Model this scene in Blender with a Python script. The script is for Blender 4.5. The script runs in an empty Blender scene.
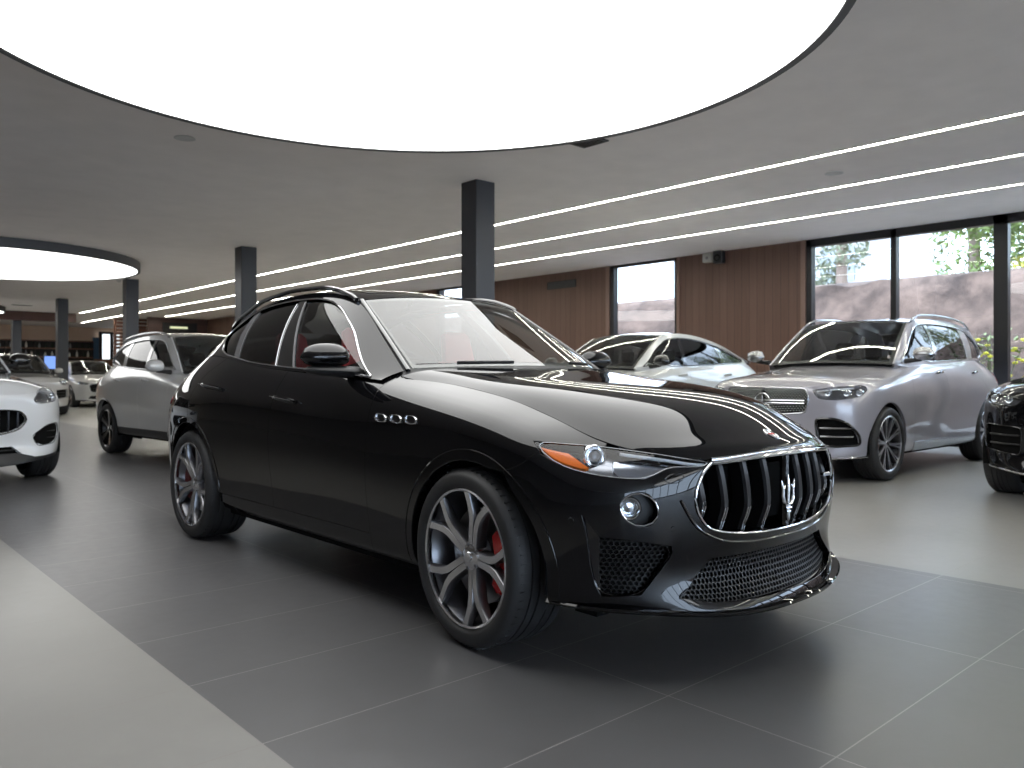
import bpy, math, random
import numpy as np
from mathutils import Vector, Matrix
from mathutils.geometry import delaunay_2d_cdt
PI = math.pi
R = math.radians
COL = bpy.context.scene.collection
random.seed(7)

# ------------------------------------------------------------------ materials
MATS = {}
def mat(name, base=(.5, .5, .5), rough=.5, metal=0., coat=0., coatr=.03, spec=.5, emit=None, estr=0., bump=None, alpha=None):
    if name in MATS: return MATS[name]
    m = bpy.data.materials.new(name); m.use_nodes = True
    nt = m.node_tree; b = nt.nodes['Principled BSDF']
    b.inputs['Base Color'].default_value = (*base, 1)
    b.inputs['Roughness'].default_value = rough
    b.inputs['Metallic'].default_value = metal
    b.inputs['Coat Weight'].default_value = coat
    b.inputs['Coat Roughness'].default_value = coatr
    b.inputs['Specular IOR Level'].default_value = spec
    if emit:
        b.inputs['Emission Color'].default_value = (*emit, 1); b.inputs['Emission Strength'].default_value = estr
    if bump:
        tc = nt.nodes.new('ShaderNodeTexCoord'); n = nt.nodes.new('ShaderNodeTexNoise'); n.inputs['Scale'].default_value = bump[0]
        n.inputs['Detail'].default_value = 4
        bp = nt.nodes.new('ShaderNodeBump'); bp.inputs['Strength'].default_value = bump[1]; bp.inputs['Distance'].default_value = bump[2]
        nt.links.new(tc.outputs['Object'], n.inputs['Vector']); nt.links.new(n.outputs['Fac'], bp.inputs['Height']); nt.links.new(bp.outputs[0], b.inputs['Normal'])
        # slight tonal variation of the same surface
        r = nt.nodes.new('ShaderNodeMapRange'); r.inputs['To Min'].default_value = .93; r.inputs['To Max'].default_value = 1.07
        mx = nt.nodes.new('ShaderNodeMix'); mx.data_type = 'RGBA'; mx.blend_type = 'MULTIPLY'; mx.inputs['Factor'].default_value = 1
        nt.links.new(n.outputs['Fac'], r.inputs['Value']); nt.links.new(r.outputs[0], mx.inputs['B']); mx.inputs['A'].default_value = (*base, 1)
        nt.links.new(mx.outputs['Result'], b.inputs['Base Color'])
    MATS[name] = m; return m

def glass_mat(name, tint, ior=1.62, rough=0.0):
    if name in MATS: return MATS[name]
    m = bpy.data.materials.new(name); m.use_nodes = True; nt = m.node_tree; nt.nodes.clear()
    o = nt.nodes.new('ShaderNodeOutputMaterial'); mx = nt.nodes.new('ShaderNodeMixShader')
    t = nt.nodes.new('ShaderNodeBsdfTransparent'); t.inputs[0].default_value = (*tint, 1)
    g = nt.nodes.new('ShaderNodeBsdfGlossy'); g.inputs['Roughness'].default_value = rough
    f = nt.nodes.new('ShaderNodeFresnel'); ge = nt.nodes.new('ShaderNodeNewGeometry')
    v = nt.nodes.new('ShaderNodeMix'); v.data_type = 'FLOAT'; v.inputs['A'].default_value = ior; v.inputs['B'].default_value = 1/ior
    L = nt.links.new
    L(ge.outputs['Backfacing'], v.inputs['Factor']); L(v.outputs['Result'], f.inputs['IOR'])
    L(f.outputs[0], mx.inputs[0]); L(t.outputs[0], mx.inputs[1]); L(g.outputs[0], mx.inputs[2]); L(mx.outputs[0], o.inputs[0])
    MATS[name] = m; return m

# ------------------------------------------------------------------ mesh collector
class MB:
    def __init__(s): s.v = []; s.f = []; s.n = []; s.mi = []; s.custom = True
    def add(s, v, f, n=None, mi=0, M=None):
        o = len(s.v)
        v = [Vector(p) for p in v]
        if M is not None:
            v = [M @ p for p in v]
        s.v += [tuple(p) for p in v]; s.f += [tuple(i+o for i in q) for q in f]; s.mi += [mi]*len(f)
        if n is None: s.custom = False; s.n += [(0, 0, 1)]*len(v)
        else:
            if M is not None:
                N = M.to_3x3(); n = [tuple((N @ Vector(q)).normalized()) for q in n]
            s.n += [tuple(q) for q in n]
        return s
    def box(s, a, b, M=None, mi=0, bev=0):
        x0, y0, z0 = a; x1, y1, z1 = b
        if bev:
            e = min(bev, abs(x1-x0)*.49, abs(y1-y0)*.49, abs(z1-z0)*.49); v = []; 
            cx = ((x0, x0+e), (x1, x1-e)); cy = ((y0, y0+e), (y1, y1-e)); cz = ((z0, z0+e), (z1, z1-e))
            idx = {}
            for i in range(2):
                for j in range(2):
                    for k in range(2):
                        for ax in range(3):
                            p = (cx[i][0 if ax == 0 else 1], cy[j][0 if ax == 1 else 1], cz[k][0 if ax == 2 else 1])
                            idx[i, j, k, ax] = len(v); v.append(p)
            f = []
            I = lambda i, j, k, a: idx[i, j, k, a]
            for t in (0, 1):
                f.append([I(t, 0, 0, 0), I(t, 1, 0, 0), I(t, 1, 1, 0), I(t, 0, 1, 0)][::(1 if t else -1)])
                f.append([I(0, t, 0, 1), I(0, t, 1, 1), I(1, t, 1, 1), I(1, t, 0, 1)][::(1 if t else -1)])
                f.append([I(0, 0, t, 2), I(1, 0, t, 2), I(1, 1, t, 2), I(0, 1, t, 2)][::(1 if t else -1)])
            for a in (0, 1):
                for b_ in (0, 1):
                    q = [I(a, b_, 0, 0), I(a, b_, 1, 0), I(a, b_, 1, 1), I(a, b_, 0, 1)]; f.append(q if (a+b_) % 2 else q[::-1])
                    q = [I(a, 0, b_, 0), I(a, 0, b_, 2), I(a, 1, b_, 2), I(a, 1, b_, 0)]; f.append(q if (a+b_) % 2 else q[::-1])
                    q = [I(0, a, b_, 1), I(1, a, b_, 1), I(1, a, b_, 2), I(0, a, b_, 2)]; f.append(q if (a+b_) % 2 else q[::-1])
            for i in (0, 1):
                for j in (0, 1):
                    for k in (0, 1):
                        q = [I(i, j, k, 0), I(i, j, k, 1), I(i, j, k, 2)]; f.append(q if (i+j+k) % 2 else q[::-1])
            return s.add(v, f, None, mi, M)
        v = [(x0, y0, z0), (x1, y0, z0), (x1, y1, z0), (x0, y1, z0), (x0, y0, z1), (x1, y0, z1), (x1, y1, z1), (x0, y1, z1)]
        f = [(3, 2, 1, 0), (4, 5, 6, 7), (0, 1, 5, 4), (1, 2, 6, 5), (2, 3, 7, 6), (3, 0, 4, 7)]
        return s.add(v, f, None, mi, M)
    def prism(s, poly, a, b, axis=1, mi=0, M=None, bev=0):
        """poly: 2D outline; extruded from a to b along the axis (0=x: poly is (y,z); 1=y: (x,z); 2=z: (x,y))"""
        def P(p, t):
            return (t, p[0], p[1]) if axis == 0 else ((p[0], t, p[1]) if axis == 1 else (p[0], p[1], t))
        n = len(poly); v = [P(p, a) for p in poly] + [P(p, b) for p in poly]
        f = [tuple(range(n))[::-1], tuple(range(n, 2*n))] + [(i, (i+1) % n, n+(i+1) % n, n+i) for i in range(n)]
        return s.add(v, f, None, mi, M)
    def lathe(s, prof, seg=48, axis=0, mi=0, M=None, closed=False, a0=0, a1=2*PI):
        """prof: (r, t) pairs, turned about the axis"""
        v = []; f = []; full = abs(a1-a0-2*PI) < 1e-6; n = len(prof); S = seg if full else seg+1
        for j in range(S):
            a = a0+(a1-a0)*j/seg; c, sn = math.cos(a), math.sin(a)
            for r, t in prof:
                v.append((t, r*c, r*sn) if axis == 0 else ((r*sn, t, r*c) if axis == 1 else (r*c, r*sn, t)))
        for j in range(seg):
            k = (j+1) % S
            for i in range(n-1 if not closed else n):
                i2 = (i+1) % n
                f.append((j*n+i, k*n+i, k*n+i2, j*n+i2))
        return s.add(v, f, None, mi, M)
    def tube(s, pts, r, seg=8, mi=0, M=None, closed=False, sx=1., caps=True, up=(0, 0, 1)):
        pts = [Vector(p) for p in pts]; n = len(pts); rr = r if hasattr(r, '__len__') else [r]*n; v = []; f = []
        for i, p in enumerate(pts):
            a = pts[i-1] if (i > 0 or closed) else p; b = pts[(i+1) % n] if (i < n-1 or closed) else p
            t = (b-a).normalized(); sd = t.cross(Vector(up))
            if sd.length < 1e-4: sd = t.cross(Vector((1, 0, 0)))
            sd.normalize(); u = sd.cross(t)
            for k in range(seg):
                q = 2*PI*k/seg; v.append(tuple(p+sd*math.cos(q)*rr[i]*sx+u*math.sin(q)*rr[i]))
        for i in range(n if closed else n-1):
            j = (i+1) % n
            for k in range(seg):
                l = (k+1) % seg; f.append((i*seg+k, i*seg+l, j*seg+l, j*seg+k))
        if caps and not closed:
            f.append(tuple(range(seg))[::-1]); f.append(tuple(range((n-1)*seg, n*seg)))
        return s.add(v, f, None, mi, M)
    def grid(s, G, mi=0, M=None, closeu=False, closev=False, n=None):
        nu, nv = len(G), len(G[0]); v = [p for row in G for p in row]; f = []
        for i in range(nu if closeu else nu-1):
            for j in range(nv if closev else nv-1):
                a = i; b = (i+1) % nu; c = (j+1) % nv
                f.append((a*nv+j, b*nv+j, b*nv+c, a*nv+c))
        return s.add(v, f, [q for row in n for q in row] if n is not None else None, mi, M)
    def mirrored(s):
        m = MB(); m.custom = s.custom
        m.v = [(-x, y, z) for x, y, z in s.v]; m.n = [(-x, y, z) for x, y, z in s.n]; m.f = [q[::-1] for q in s.f]; m.mi = list(s.mi); return m
    def merge(s, o):
        k = len(s.v); s.v += o.v; s.n += o.n; s.f += [tuple(i+k for i in q) for q in o.f]; s.mi += o.mi; s.custom = s.custom and o.custom; return s
    def both(s): return MB().merge(s).merge(s.mirrored())
    def build(s, name, mats, parent=None, smooth=True, angle=35, fix=False):
        me = bpy.data.meshes.new(name); me.from_pydata(s.v, [], s.f)
        if not hasattr(mats, '__len__'): mats = [mats]
        for m in mats: me.materials.append(m)
        me.polygons.foreach_set('material_index', s.mi)
        if not s.custom:
            import bmesh
            bm = bmesh.new(); bm.from_mesh(me)
            bmesh.ops.remove_doubles(bm, verts=bm.verts, dist=1e-5)
            if fix: bmesh.ops.recalc_face_normals(bm, faces=bm.faces)
            for fc in bm.faces: fc.smooth = smooth
            if smooth:
                for e in bm.edges:
                    if len(e.link_faces) == 2 and e.calc_face_angle(0) > R(angle): e.smooth = False
            bm.to_mesh(me); bm.free()
        else:
            me.polygons.foreach_set('use_smooth', [True]*len(me.polygons))
            me.update()
            me.normals_split_custom_set_from_vertices(s.n)
        me.update()
        o = bpy.data.objects.new(name, me); COL.objects.link(o)
        if parent: o.parent = parent
        return o

def tag(o, label=None, cat=None, group=None, kind=None):
    for k, v in (('label', label), ('category', cat), ('group', group), ('kind', kind)):
        if v: o[k] = v
    return o
def empty(name, loc=(0, 0, 0), rz=0):
    o = bpy.data.objects.new(name, None); COL.objects.link(o); o.location = loc; o.rotation_euler = (0, 0, rz); o.empty_display_size = .3
    return o
def struct(o): o['kind'] = 'structure'; return o

# ------------------------------------------------------------------ smooth B-spline sheets
def bweights(n, u):
    u = np.clip(np.asarray(u, float), 0, n-1-1e-9); i = np.floor(u).astype(int); t = u-i
    w = np.stack([(1-t)**3/6, (3*t**3-6*t**2+4)/6, (-3*t**3+3*t**2+3*t+1)/6, t**3/6], -1)
    return i, w                       # control indices i..i+3 in padded array
def pad(C, ax):
    C = np.moveaxis(C, ax, 0); C = np.concatenate([[2*C[0]-C[1]], C, [2*C[-1]-C[-2]]]); return np.moveaxis(C, 0, ax)
class Surf:
    def __init__(s, T, sharp=1, symu=False):
        D = np.array(T, float); s.nu, s.nv = D.shape[:2]; s.sym = symu; C = D.copy()
        for _ in range(sharp):
            s._set(C); uu, vv = np.meshgrid(np.arange(s.nu), np.arange(s.nv), indexing='ij')
            E = s.ev(uu, vv); C = C+(D-E)*.8
        s._set(C)
        g = s.ev(*np.meshgrid(np.arange(s.nu), np.arange(s.nv), indexing='ij'))
        du = np.linalg.norm(np.diff(g, axis=0), axis=2).mean(1); dv = np.linalg.norm(np.diff(g, axis=1), axis=2).mean(0)
        s.ul = np.concatenate([[0], np.cumsum(du)]); s.vl = np.concatenate([[0], np.cumsum(dv)])
        s.gu, s.gv = np.meshgrid(np.linspace(0, s.nu-1, (s.nu-1)*8+1), np.linspace(0, s.nv-1, (s.nv-1)*6+1), indexing='ij')
        s.gp = s.ev(s.gu, s.gv)
    def _set(s, C):
        P = np.concatenate([[2*C[0]-C[1]], C, [2*C[-1]-C[-2]]])
        if s.sym:      # symmetric about x=0 at both ends of u
            m = np.array([-1, 1, 1]); P[0] = C[1]*m; P[-1] = C[-2]*m
        s.P = pad(P, 1)
    def ev(s, u, v):
        u = np.asarray(u, float); v = np.asarray(v, float)
        i, wu = bweights(s.nu, u); j, wv = bweights(s.nv, v)
        out = 0
        for a in range(4):
            for b in range(4):
                out = out+(wu[..., a]*wv[..., b])[..., None]*s.P[i+a, j+b]
        return out
    def nrm(s, u, v, flip=1):
        e = 1e-3; u = np.clip(u, e, s.nu-1-e); v = np.clip(v, e, s.nv-1-e)
        du = s.ev(u+e, v)-s.ev(u-e, v); dv = s.ev(u, v+e)-s.ev(u, v-e)
        n = np.cross(du, dv)*flip; return n/np.maximum(np.linalg.norm(n, axis=-1, keepdims=True), 1e-12)
    def m2(s, uv):
        uv = np.asarray(uv, float); return np.stack([np.interp(uv[..., 0], np.arange(s.nu), s.ul), np.interp(uv[..., 1], np.arange(s.nv), s.vl)], -1)
    def uv(s, m):
        m = np.asarray(m, float); return np.stack([np.interp(m[..., 0], s.ul, np.arange(s.nu)), np.interp(m[..., 1], s.vl, np.arange(s.nv))], -1)
    def inv(s, target, axes, ur=None, it=12):
        """(u,v) whose point matches target in the two given axes"""
        d = ((s.gp[..., axes]-np.array(target))**2).sum(-1)
        if ur: d = d+np.where((s.gu >= ur[0]) & (s.gu <= ur[1]), 0, 99)
        k = np.unravel_index(np.argmin(d), d.shape); x = np.array([s.gu[k], s.gv[k]]); e = 1e-3
        for _ in range(it):
            p = s.ev(*x)[list(axes)]; r = np.array(target)-p
            J = np.stack([(s.ev(x[0]+e, x[1])-s.ev(x[0]-e, x[1]))[list(axes)]/(2*e), (s.ev(x[0], x[1]+e)-s.ev(x[0], x[1]-e))[list(axes)]/(2*e)], 1)
            try: dx = np.linalg.solve(J+1e-9*np.eye(2), r)
            except Exception: break
            x = x+np.clip(dx, -.5, .5); x[0] = min(max(x[0], 0.002), s.nu-1.002); x[1] = min(max(x[1], 0), s.nv-1)
        return tuple(x)
    def yz(s, y, z, ur=None): return s.inv((y, z), (1, 2), ur)
    def xz(s, x, z, ur=None): return s.inv((x, z), (0, 2), ur)

def inpoly(P, poly):
    x, y = P[:, 0], P[:, 1]; r = np.zeros(len(P), bool); n = len(poly)
    for i in range(n):
        a = poly[i]; b = poly[(i+1) % n]
        if a[1] == b[1]: continue
        c = ((a[1] > y) != (b[1] > y)) & (x < (b[0]-a[0])*(y-a[1])/(b[1]-a[1])+a[0]); r ^= c
    return r
def distpoly(P, poly):
    d = np.full(len(P), 1e9); n = len(poly)
    for i in range(n):
        a = poly[i]; b = poly[(i+1) % n]; ab = b-a; t = np.clip(((P-a)@ab)/max(ab@ab, 1e-12), 0, 1)
        d = np.minimum(d, np.linalg.norm(P-(a+t[:, None]*ab), axis=1))
    return d
def chaikin(pts, corner, it=2):
    for _ in range(it):
        o = []; c = []; n = len(pts)
        for i in range(n):
            a = pts[i]; p = pts[i-1]; q = pts[(i+1) % n]
            if corner[i]: o.append(a); c.append(True)
            else: o += [a*.75+p*.25, a*.75+q*.25]; c += [False, False]
        pts, corner = o, c
    return pts
def densify(p, step):
    o = []; n = len(p)
    for i in range(n):
        a = p[i]; b = p[(i+1) % n]; k = max(1, int(math.ceil(np.linalg.norm(b-a)/step)))
        for j in range(k): o.append(a+(b-a)*j/k)
    o2 = [o[0]]
    for q in o[1:]:
        if np.linalg.norm(q-o2[-1]) > step*.12: o2.append(q)
    if np.linalg.norm(o2[0]-o2[-1]) < step*.12: o2.pop()
    return np.array(o2)
def outn(p):
    """outward unit normals of a closed 2D loop"""
    n = len(p); A = sum(p[i][0]*p[(i+1) % n][1]-p[(i+1) % n][0]*p[i][1] for i in range(n)); sg = 1 if A > 0 else -1
    d = np.roll(p, -1, 0)-p; d /= np.maximum(np.linalg.norm(d, axis=1, keepdims=True), 1e-9); e = np.stack([d[:, 1], -d[:, 0]], 1)*sg
    m = e+np.roll(e, 1, 0); L = np.linalg.norm(m, axis=1, keepdims=True); m /= np.maximum(L, 1e-9)
    k = 1/np.maximum((m*e).sum(1, keepdims=True), .55)
    return m, k
def loop_prep(surf, uvs, step, gap, sgn=1, nz=2):
    pts = surf.m2([q[:2] for q in uvs]); cor = [len(q) > 2 for q in uvs]
    p = densify(np.array(chaikin([np.array(q) for q in pts], cor, nz)), step)
    m, k = outn(p)
    return p-m*k*gap*sgn
def panel(surf, outline, holes=(), gap=.002, skirt=.02, step=.035, off=0., flip=1, weld=None, hskirt=None, bevel=.003, nz=2, hgap=None):
    """sheet cut from a B-spline surface; outline/holes: (u,v[,corner]) lists. weld: 'u0'/'uN' keep the edge on x=0 free of skirt"""
    ou = loop_prep(surf, outline, step, gap, 1, nz)
    if weld is not None:
        lim = {'u0': 0.0, 'uN': surf.ul[-1]}
        for w in weld.split(','):
            near = np.abs(ou[:, 0]-lim[w]) < gap*1.6+.004; ou[near, 0] = lim[w]
    hs = [loop_prep(surf, h, step*.7, hgap if hgap is not None else gap, -1, nz) for h in holes]
    loops = [ou]+hs
    lo = ou.min(0); hi = ou.max(0); gx = np.arange(lo[0]+step/2, hi[0], step); gy = np.arange(lo[1]+step/2, hi[1], step)
    G = np.array([(x+(step/2 if k % 2 else 0), y) for k, y in enumerate(gy) for x in gx]) if len(gx) and len(gy) else np.zeros((0, 2))
    if len(G):
        k = inpoly(G, ou) & (distpoly(G, ou) > step*.45)
        for h in hs: k &= ~inpoly(G, h); k &= distpoly(G, h) > step*.35
        G = G[k]
    V = [Vector(p) for l in loops for p in l]+[Vector(p) for p in G]; E = []; o = 0
    for l in loops:
        n = len(l); E += [(o+i, o+(i+1) % n) for i in range(n)]; o += n
    vo, eo, fo, ov, oe, of = delaunay_2d_cdt(V, E, [], 0, 1e-6)
    vo = np.array([tuple(p) for p in vo]); cen = np.array([vo[list(f)].mean(0) for f in fo])
    k = inpoly(cen, ou)
    for h in hs: k &= ~inpoly(cen, h)
    F = [tuple(f) for f, q in zip(fo, k) if q]
    UV = surf.uv(vo); P = surf.ev(UV[:, 0], UV[:, 1]); N = surf.nrm(UV[:, 0], UV[:, 1], flip); P = P+N*off
    if weld is not None:
        P[np.abs(P[:, 0]) < 2e-3, 0] = 0
    # orientation
    if F:
        a, b, c = (P[list(q)] for q in zip(*F)); g = np.einsum('ij,ij->i', np.cross(b-a, c-a), N[[f[0] for f in F]]); s_ = 1 if np.sum(g) > 0 else -1
        if s_ < 0: F = [f[::-1] for f in F]
    V3 = [tuple(p) for p in P]; N3 = [tuple(p) for p in N]
    mb = MB(); mb.add(V3, F, N3)
    for li, l in enumerate(loops):
        sk = skirt if li == 0 else (hskirt if hskirt is not None else skirt)
        if sk <= 0: continue
        m, kk = outn(l); m = m*(1 if li == 0 else -1)
        uvl = surf.uv(l); uve = surf.uv(l+m*.004); B = surf.ev(uvl[:, 0], uvl[:, 1]); n0 = surf.nrm(uvl[:, 0], uvl[:, 1], flip)
        B = B+n0*off
        Ee = surf.ev(uve[:, 0], uve[:, 1])+n0*off; out = Ee-B; ln = np.linalg.norm(out, axis=1)
        # on the border of the sheet the outward point is clamped: use cross product instead
        t = np.roll(B, -1, 0)-np.roll(B, 1, 0); alt = np.cross(t, n0); alt /= np.maximum(np.linalg.norm(alt, axis=1, keepdims=True), 1e-9)
        good = ln > 1e-4
        if good.any(): sg = np.sign(np.sum(out[good]*alt[good]))
        else: sg = 1
        out = alt*(sg if sg != 0 else 1)
        r0 = B; r1 = B+out*bevel-n0*bevel; r2 = r1-n0*sk
        n = len(l); v = np.concatenate([r0, r1, r2]); nn = np.concatenate([n0, out, out])
        skip = np.zeros(n, bool)
        if weld is not None:
            on0 = np.abs(B[:, 0]) < 3e-3; skip = on0 & np.roll(on0, -1)
        f = []
        for i in range(n):
            if skip[i]: continue
            j = (i+1) % n; f += [(i, j, n+j, n+i), (n+i, n+j, 2*n+j, 2*n+i)]
        if f:
            q = f[0]; fn = np.cross(v[q[1]]-v[q[0]], v[q[2]]-v[q[0]])
            q2 = f[1]; fn2 = np.cross(v[q2[1]]-v[q2[0]], v[q2[2]]-v[q2[0]])
            if fn2 @ nn[q2[0]] < 0: f = [t_[::-1] for t_ in f]
        mb.add([tuple(p) for p in v], f, [tuple(p) for p in nn])
    return mb
def strip_on(surf, uvs, r, off=0., flip=1, sx=1., seg=8, step=.03, closed=False):
    """a moulding that follows a line on a sheet"""
    p = surf.m2([q[:2] for q in uvs])
    pts = []
    n = len(p)
    for i in range(n if closed else n-1):
        a, b = p[i], p[(i+1) % n]; k = max(1, int(np.linalg.norm(b-a)/step))
        for j in range(k): pts.append(a+(b-a)*j/k)
    if not closed: pts.append(p[-1])
    pts = np.array(pts)
    if len(pts) > 4:
        for _ in range(2):
            if closed: pts = (np.roll(pts, 1, 0)+2*pts+np.roll(pts, -1, 0))/4
            else: q = pts.copy(); q[1:-1] = (pts[:-2]+2*pts[1:-1]+pts[2:])/4; pts = q
    uv = surf.uv(pts); P = surf.ev(uv[:, 0], uv[:, 1])+surf.nrm(uv[:, 0], uv[:, 1], flip)*off
    return MB().tube(P, r, seg, sx=sx, closed=closed)
# ------------------------------------------------------------------ body sheets
def crown(edge, cen, nv=6, py=2.0, pz=2.2):
    T = []
    for e, c in zip(edge, cen):
        row = []
        for j in range(nv):
            f = (j/(nv-1)); w = 1-f
            row.append((e[0]*w, c[1]+(e[1]-c[1])*w**py, c[2]+(e[2]-c[2])*w**pz))
        T.append(row)
    return T
def lerp(a, b, t): return tuple(p+(q-p)*t for p, q in zip(a, b))

# main car: rows run from the middle of the nose, round the corner and along the side to the tail;
# nine levels each, from the sill up to the bonnet cut / belt line
LEV = [
 # L0                L1                 L2                 L3                 L4                L5                  L6                  L7                 L8
 [(0,-.895,.20),     (0,-.882,.245),    (0,-.815,.36),     (0,-.845,.455),    (0,-.868,.55),    (0,-.878,.65),      (0,-.880,.72),      (0,-.876,.780),    (0,-.860,.808)],
 [(.24,-.880,.20),   (.24,-.868,.245),  (.24,-.80,.36),    (.24,-.832,.455),  (.24,-.850,.55),  (.24,-.858,.65),    (.24,-.860,.72),    (.24,-.856,.779),  (.24,-.842,.804)],
 [(.46,-.825,.215),  (.46,-.815,.255),  (.46,-.765,.36),   (.465,-.790,.465), (.47,-.800,.56),  (.475,-.800,.65),   (.475,-.797,.72),   (.475,-.795,.765), (.46,-.792,.790)],
 [(.63,-.735,.235),  (.645,-.730,.275), (.65,-.715,.37),   (.655,-.730,.475), (.66,-.735,.57),  (.665,-.733,.65),   (.665,-.725,.72),   (.655,-.705,.770), (.60,-.680,.815)],
 [(.765,-.610,.245), (.785,-.610,.285), (.795,-.605,.375), (.80,-.620,.485),  (.805,-.625,.58), (.81,-.618,.655),   (.805,-.605,.725),  (.785,-.575,.785), (.70,-.550,.845)],
 [(.855,-.490,.25),  (.875,-.490,.29),  (.885,-.490,.38),  (.895,-.500,.49),  (.90,-.500,.585), (.90,-.492,.665),   (.893,-.478,.735),  (.865,-.455,.81),  (.735,-.430,.885)],
 [(.905,-.345,.255), (.935,-.345,.295), (.948,-.345,.385), (.955,-.345,.495), (.958,-.345,.59), (.955,-.340,.68),   (.951,-.335,.785),  (.915,-.325,.868), (.735,-.310,.925)],
 [(.915,-.19,.255),  (.948,-.19,.295),  (.966,-.19,.39),   (.973,-.19,.50),   (.975,-.19,.60),  (.970,-.19,.71),    (.959,-.19,.83),    (.918,-.18,.912),  (.728,-.17,.962)],
 [(.915,0,.255),     (.950,0,.30),      (.970,0,.40),      (.977,0,.52),      (.978,0,.63),     (.973,0,.745),      (.961,0,.872),      (.915,0,.955),     (.72,0,1.005)],
 [(.912,.25,.255),   (.945,.25,.30),    (.962,.25,.41),    (.968,.25,.54),    (.968,.25,.66),   (.962,.25,.78),     (.948,.25,.905),    (.902,.25,.988),   (.72,.25,1.045)],
 [(.91,.50,.255),    (.942,.50,.30),    (.955,.50,.42),    (.962,.50,.56),    (.962,.50,.69),   (.955,.50,.815),    (.937,.50,.935),    (.890,.50,1.022),  (.72,.50,1.075)],
 [(.91,.77,.255),    (.942,.77,.30),    (.950,.77,.43),    (.962,.77,.58),    (.963,.77,.71),   (.953,.77,.84),     (.930,.77,.96),     (.888,.77,1.050),   (.80,.77,1.095)],
 [(.91,1.2,.255),    (.942,1.2,.30),    (.948,1.2,.44),    (.962,1.2,.59),    (.966,1.2,.73),   (.957,1.2,.87),     (.930,1.2,.98),     (.895,1.2,1.075),  (.865,1.2,1.115)],
 [(.91,1.7,.255),    (.942,1.7,.30),    (.948,1.7,.44),    (.962,1.7,.60),    (.968,1.7,.745),  (.960,1.7,.885),    (.935,1.7,1.00),    (.900,1.7,1.095),  (.870,1.7,1.138)],
 [(.91,2.2,.255),    (.942,2.2,.30),    (.950,2.2,.44),    (.966,2.2,.61),    (.974,2.2,.76),   (.968,2.2,.90),     (.942,2.2,1.02),    (.900,2.2,1.12),   (.865,2.2,1.170)],
 [(.92,2.6,.26),     (.950,2.6,.31),    (.962,2.6,.45),    (.980,2.6,.62),    (.988,2.6,.77),   (.983,2.6,.905),    (.955,2.6,1.03),    (.895,2.6,1.145),  (.845,2.6,1.215)],
 [(.92,3.0,.27),     (.955,3.0,.32),    (.972,3.0,.46),    (.988,3.0,.63),    (.994,3.0,.78),   (.985,3.0,.91),     (.948,3.0,1.03),    (.875,3.0,1.145),  (.800,3.0,1.245)],
 [(.90,3.3,.28),     (.935,3.3,.33),    (.955,3.3,.47),    (.970,3.3,.64),    (.975,3.3,.79),   (.962,3.3,.91),     (.920,3.3,1.02),    (.845,3.3,1.13),   (.755,3.3,1.225)],
 [(.84,3.56,.29),    (.885,3.57,.34),   (.910,3.59,.48),   (.915,3.60,.65),   (.915,3.60,.80),  (.900,3.59,.91),    (.855,3.57,1.01),   (.785,3.54,1.11),  (.700,3.51,1.19)],
 [(.70,3.74,.29),    (.740,3.77,.34),   (.770,3.80,.48),   (.775,3.80,.65),   (.775,3.79,.80),  (.760,3.78,.90),    (.72,3.74,1.00),    (.66,3.69,1.09),   (.600,3.63,1.16)],
 [(.42,3.82,.29),    (.44,3.86,.34),    (.46,3.89,.48),    (.47,3.90,.65),    (.47,3.89,.80),   (.46,3.87,.90),     (.44,3.82,1.00),    (.42,3.76,1.08),   (.40,3.70,1.14)],
 [(0,3.85,.29),      (0,3.89,.34),      (0,3.93,.48),      (0,3.94,.65),      (0,3.93,.80),     (0,3.90,.90),       (0,3.85,1.00),      (0,3.79,1.08),     (0,3.72,1.135)],
]
# bonnet centre line, one point per row 2..11 of the table above
HOODC = [(0,-.860,.808), (0,-.848,.835), (0,-.785,.868), (0,-.675,.928), (0,-.53,.990), (0,-.34,1.036), (0,-.10,1.070), (0,.12,1.094), (0,.32,1.120), (0,.50,1.146)]
# cabin side: (bottom, top) of each slanted station
GHS = [((.860,.80,1.085),(.735,.79,1.130)), ((.875,1.02,1.100),(.672,1.10,1.330)), ((.880,1.26,1.115),(.600,1.43,1.532)), ((.880,1.65,1.130),(.590,1.80,1.605)),
       ((.872,2.15,1.160),(.590,2.25,1.615)), ((.855,2.52,1.200),(.580,2.70,1.580)), ((.825,2.85,1.238),(.560,3.08,1.490)), ((.79,3.08,1.245),(.540,3.38,1.405)), ((.745,3.32,1.228),(.510,3.58,1.330)), ((.690,3.52,1.19),(.48,3.72,1.25))]
def gh_table(st, nv=5, bow=.03):
    T = []
    for b, t in st:
        row = []; h = t[2]-b[2]; k = bow*min(1, h/.35)
        for j in range(nv):
            f = j/(nv-1); p = lerp(b, t, f); o = 4*f*(1-f)*k
            row.append((p[0]+o, p[1], p[2]+o*.5))
        T.append(row)
    return T
WSC = [(0,.50,1.150), (0,.78,1.285), (0,1.10,1.440), (0,1.36,1.575)]
ROOFC = [(0,1.36,1.575), (0,1.80,1.650), (0,2.27,1.660), (0,2.75,1.605), (0,3.14,1.535), (0,3.46,1.450)]
def ws_edges(g): 
    a, b, c = g[0][1], g[1][1], g[2][1]
    return [a, lerp(a, b, .85), lerp(b, c, .55), c]
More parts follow.
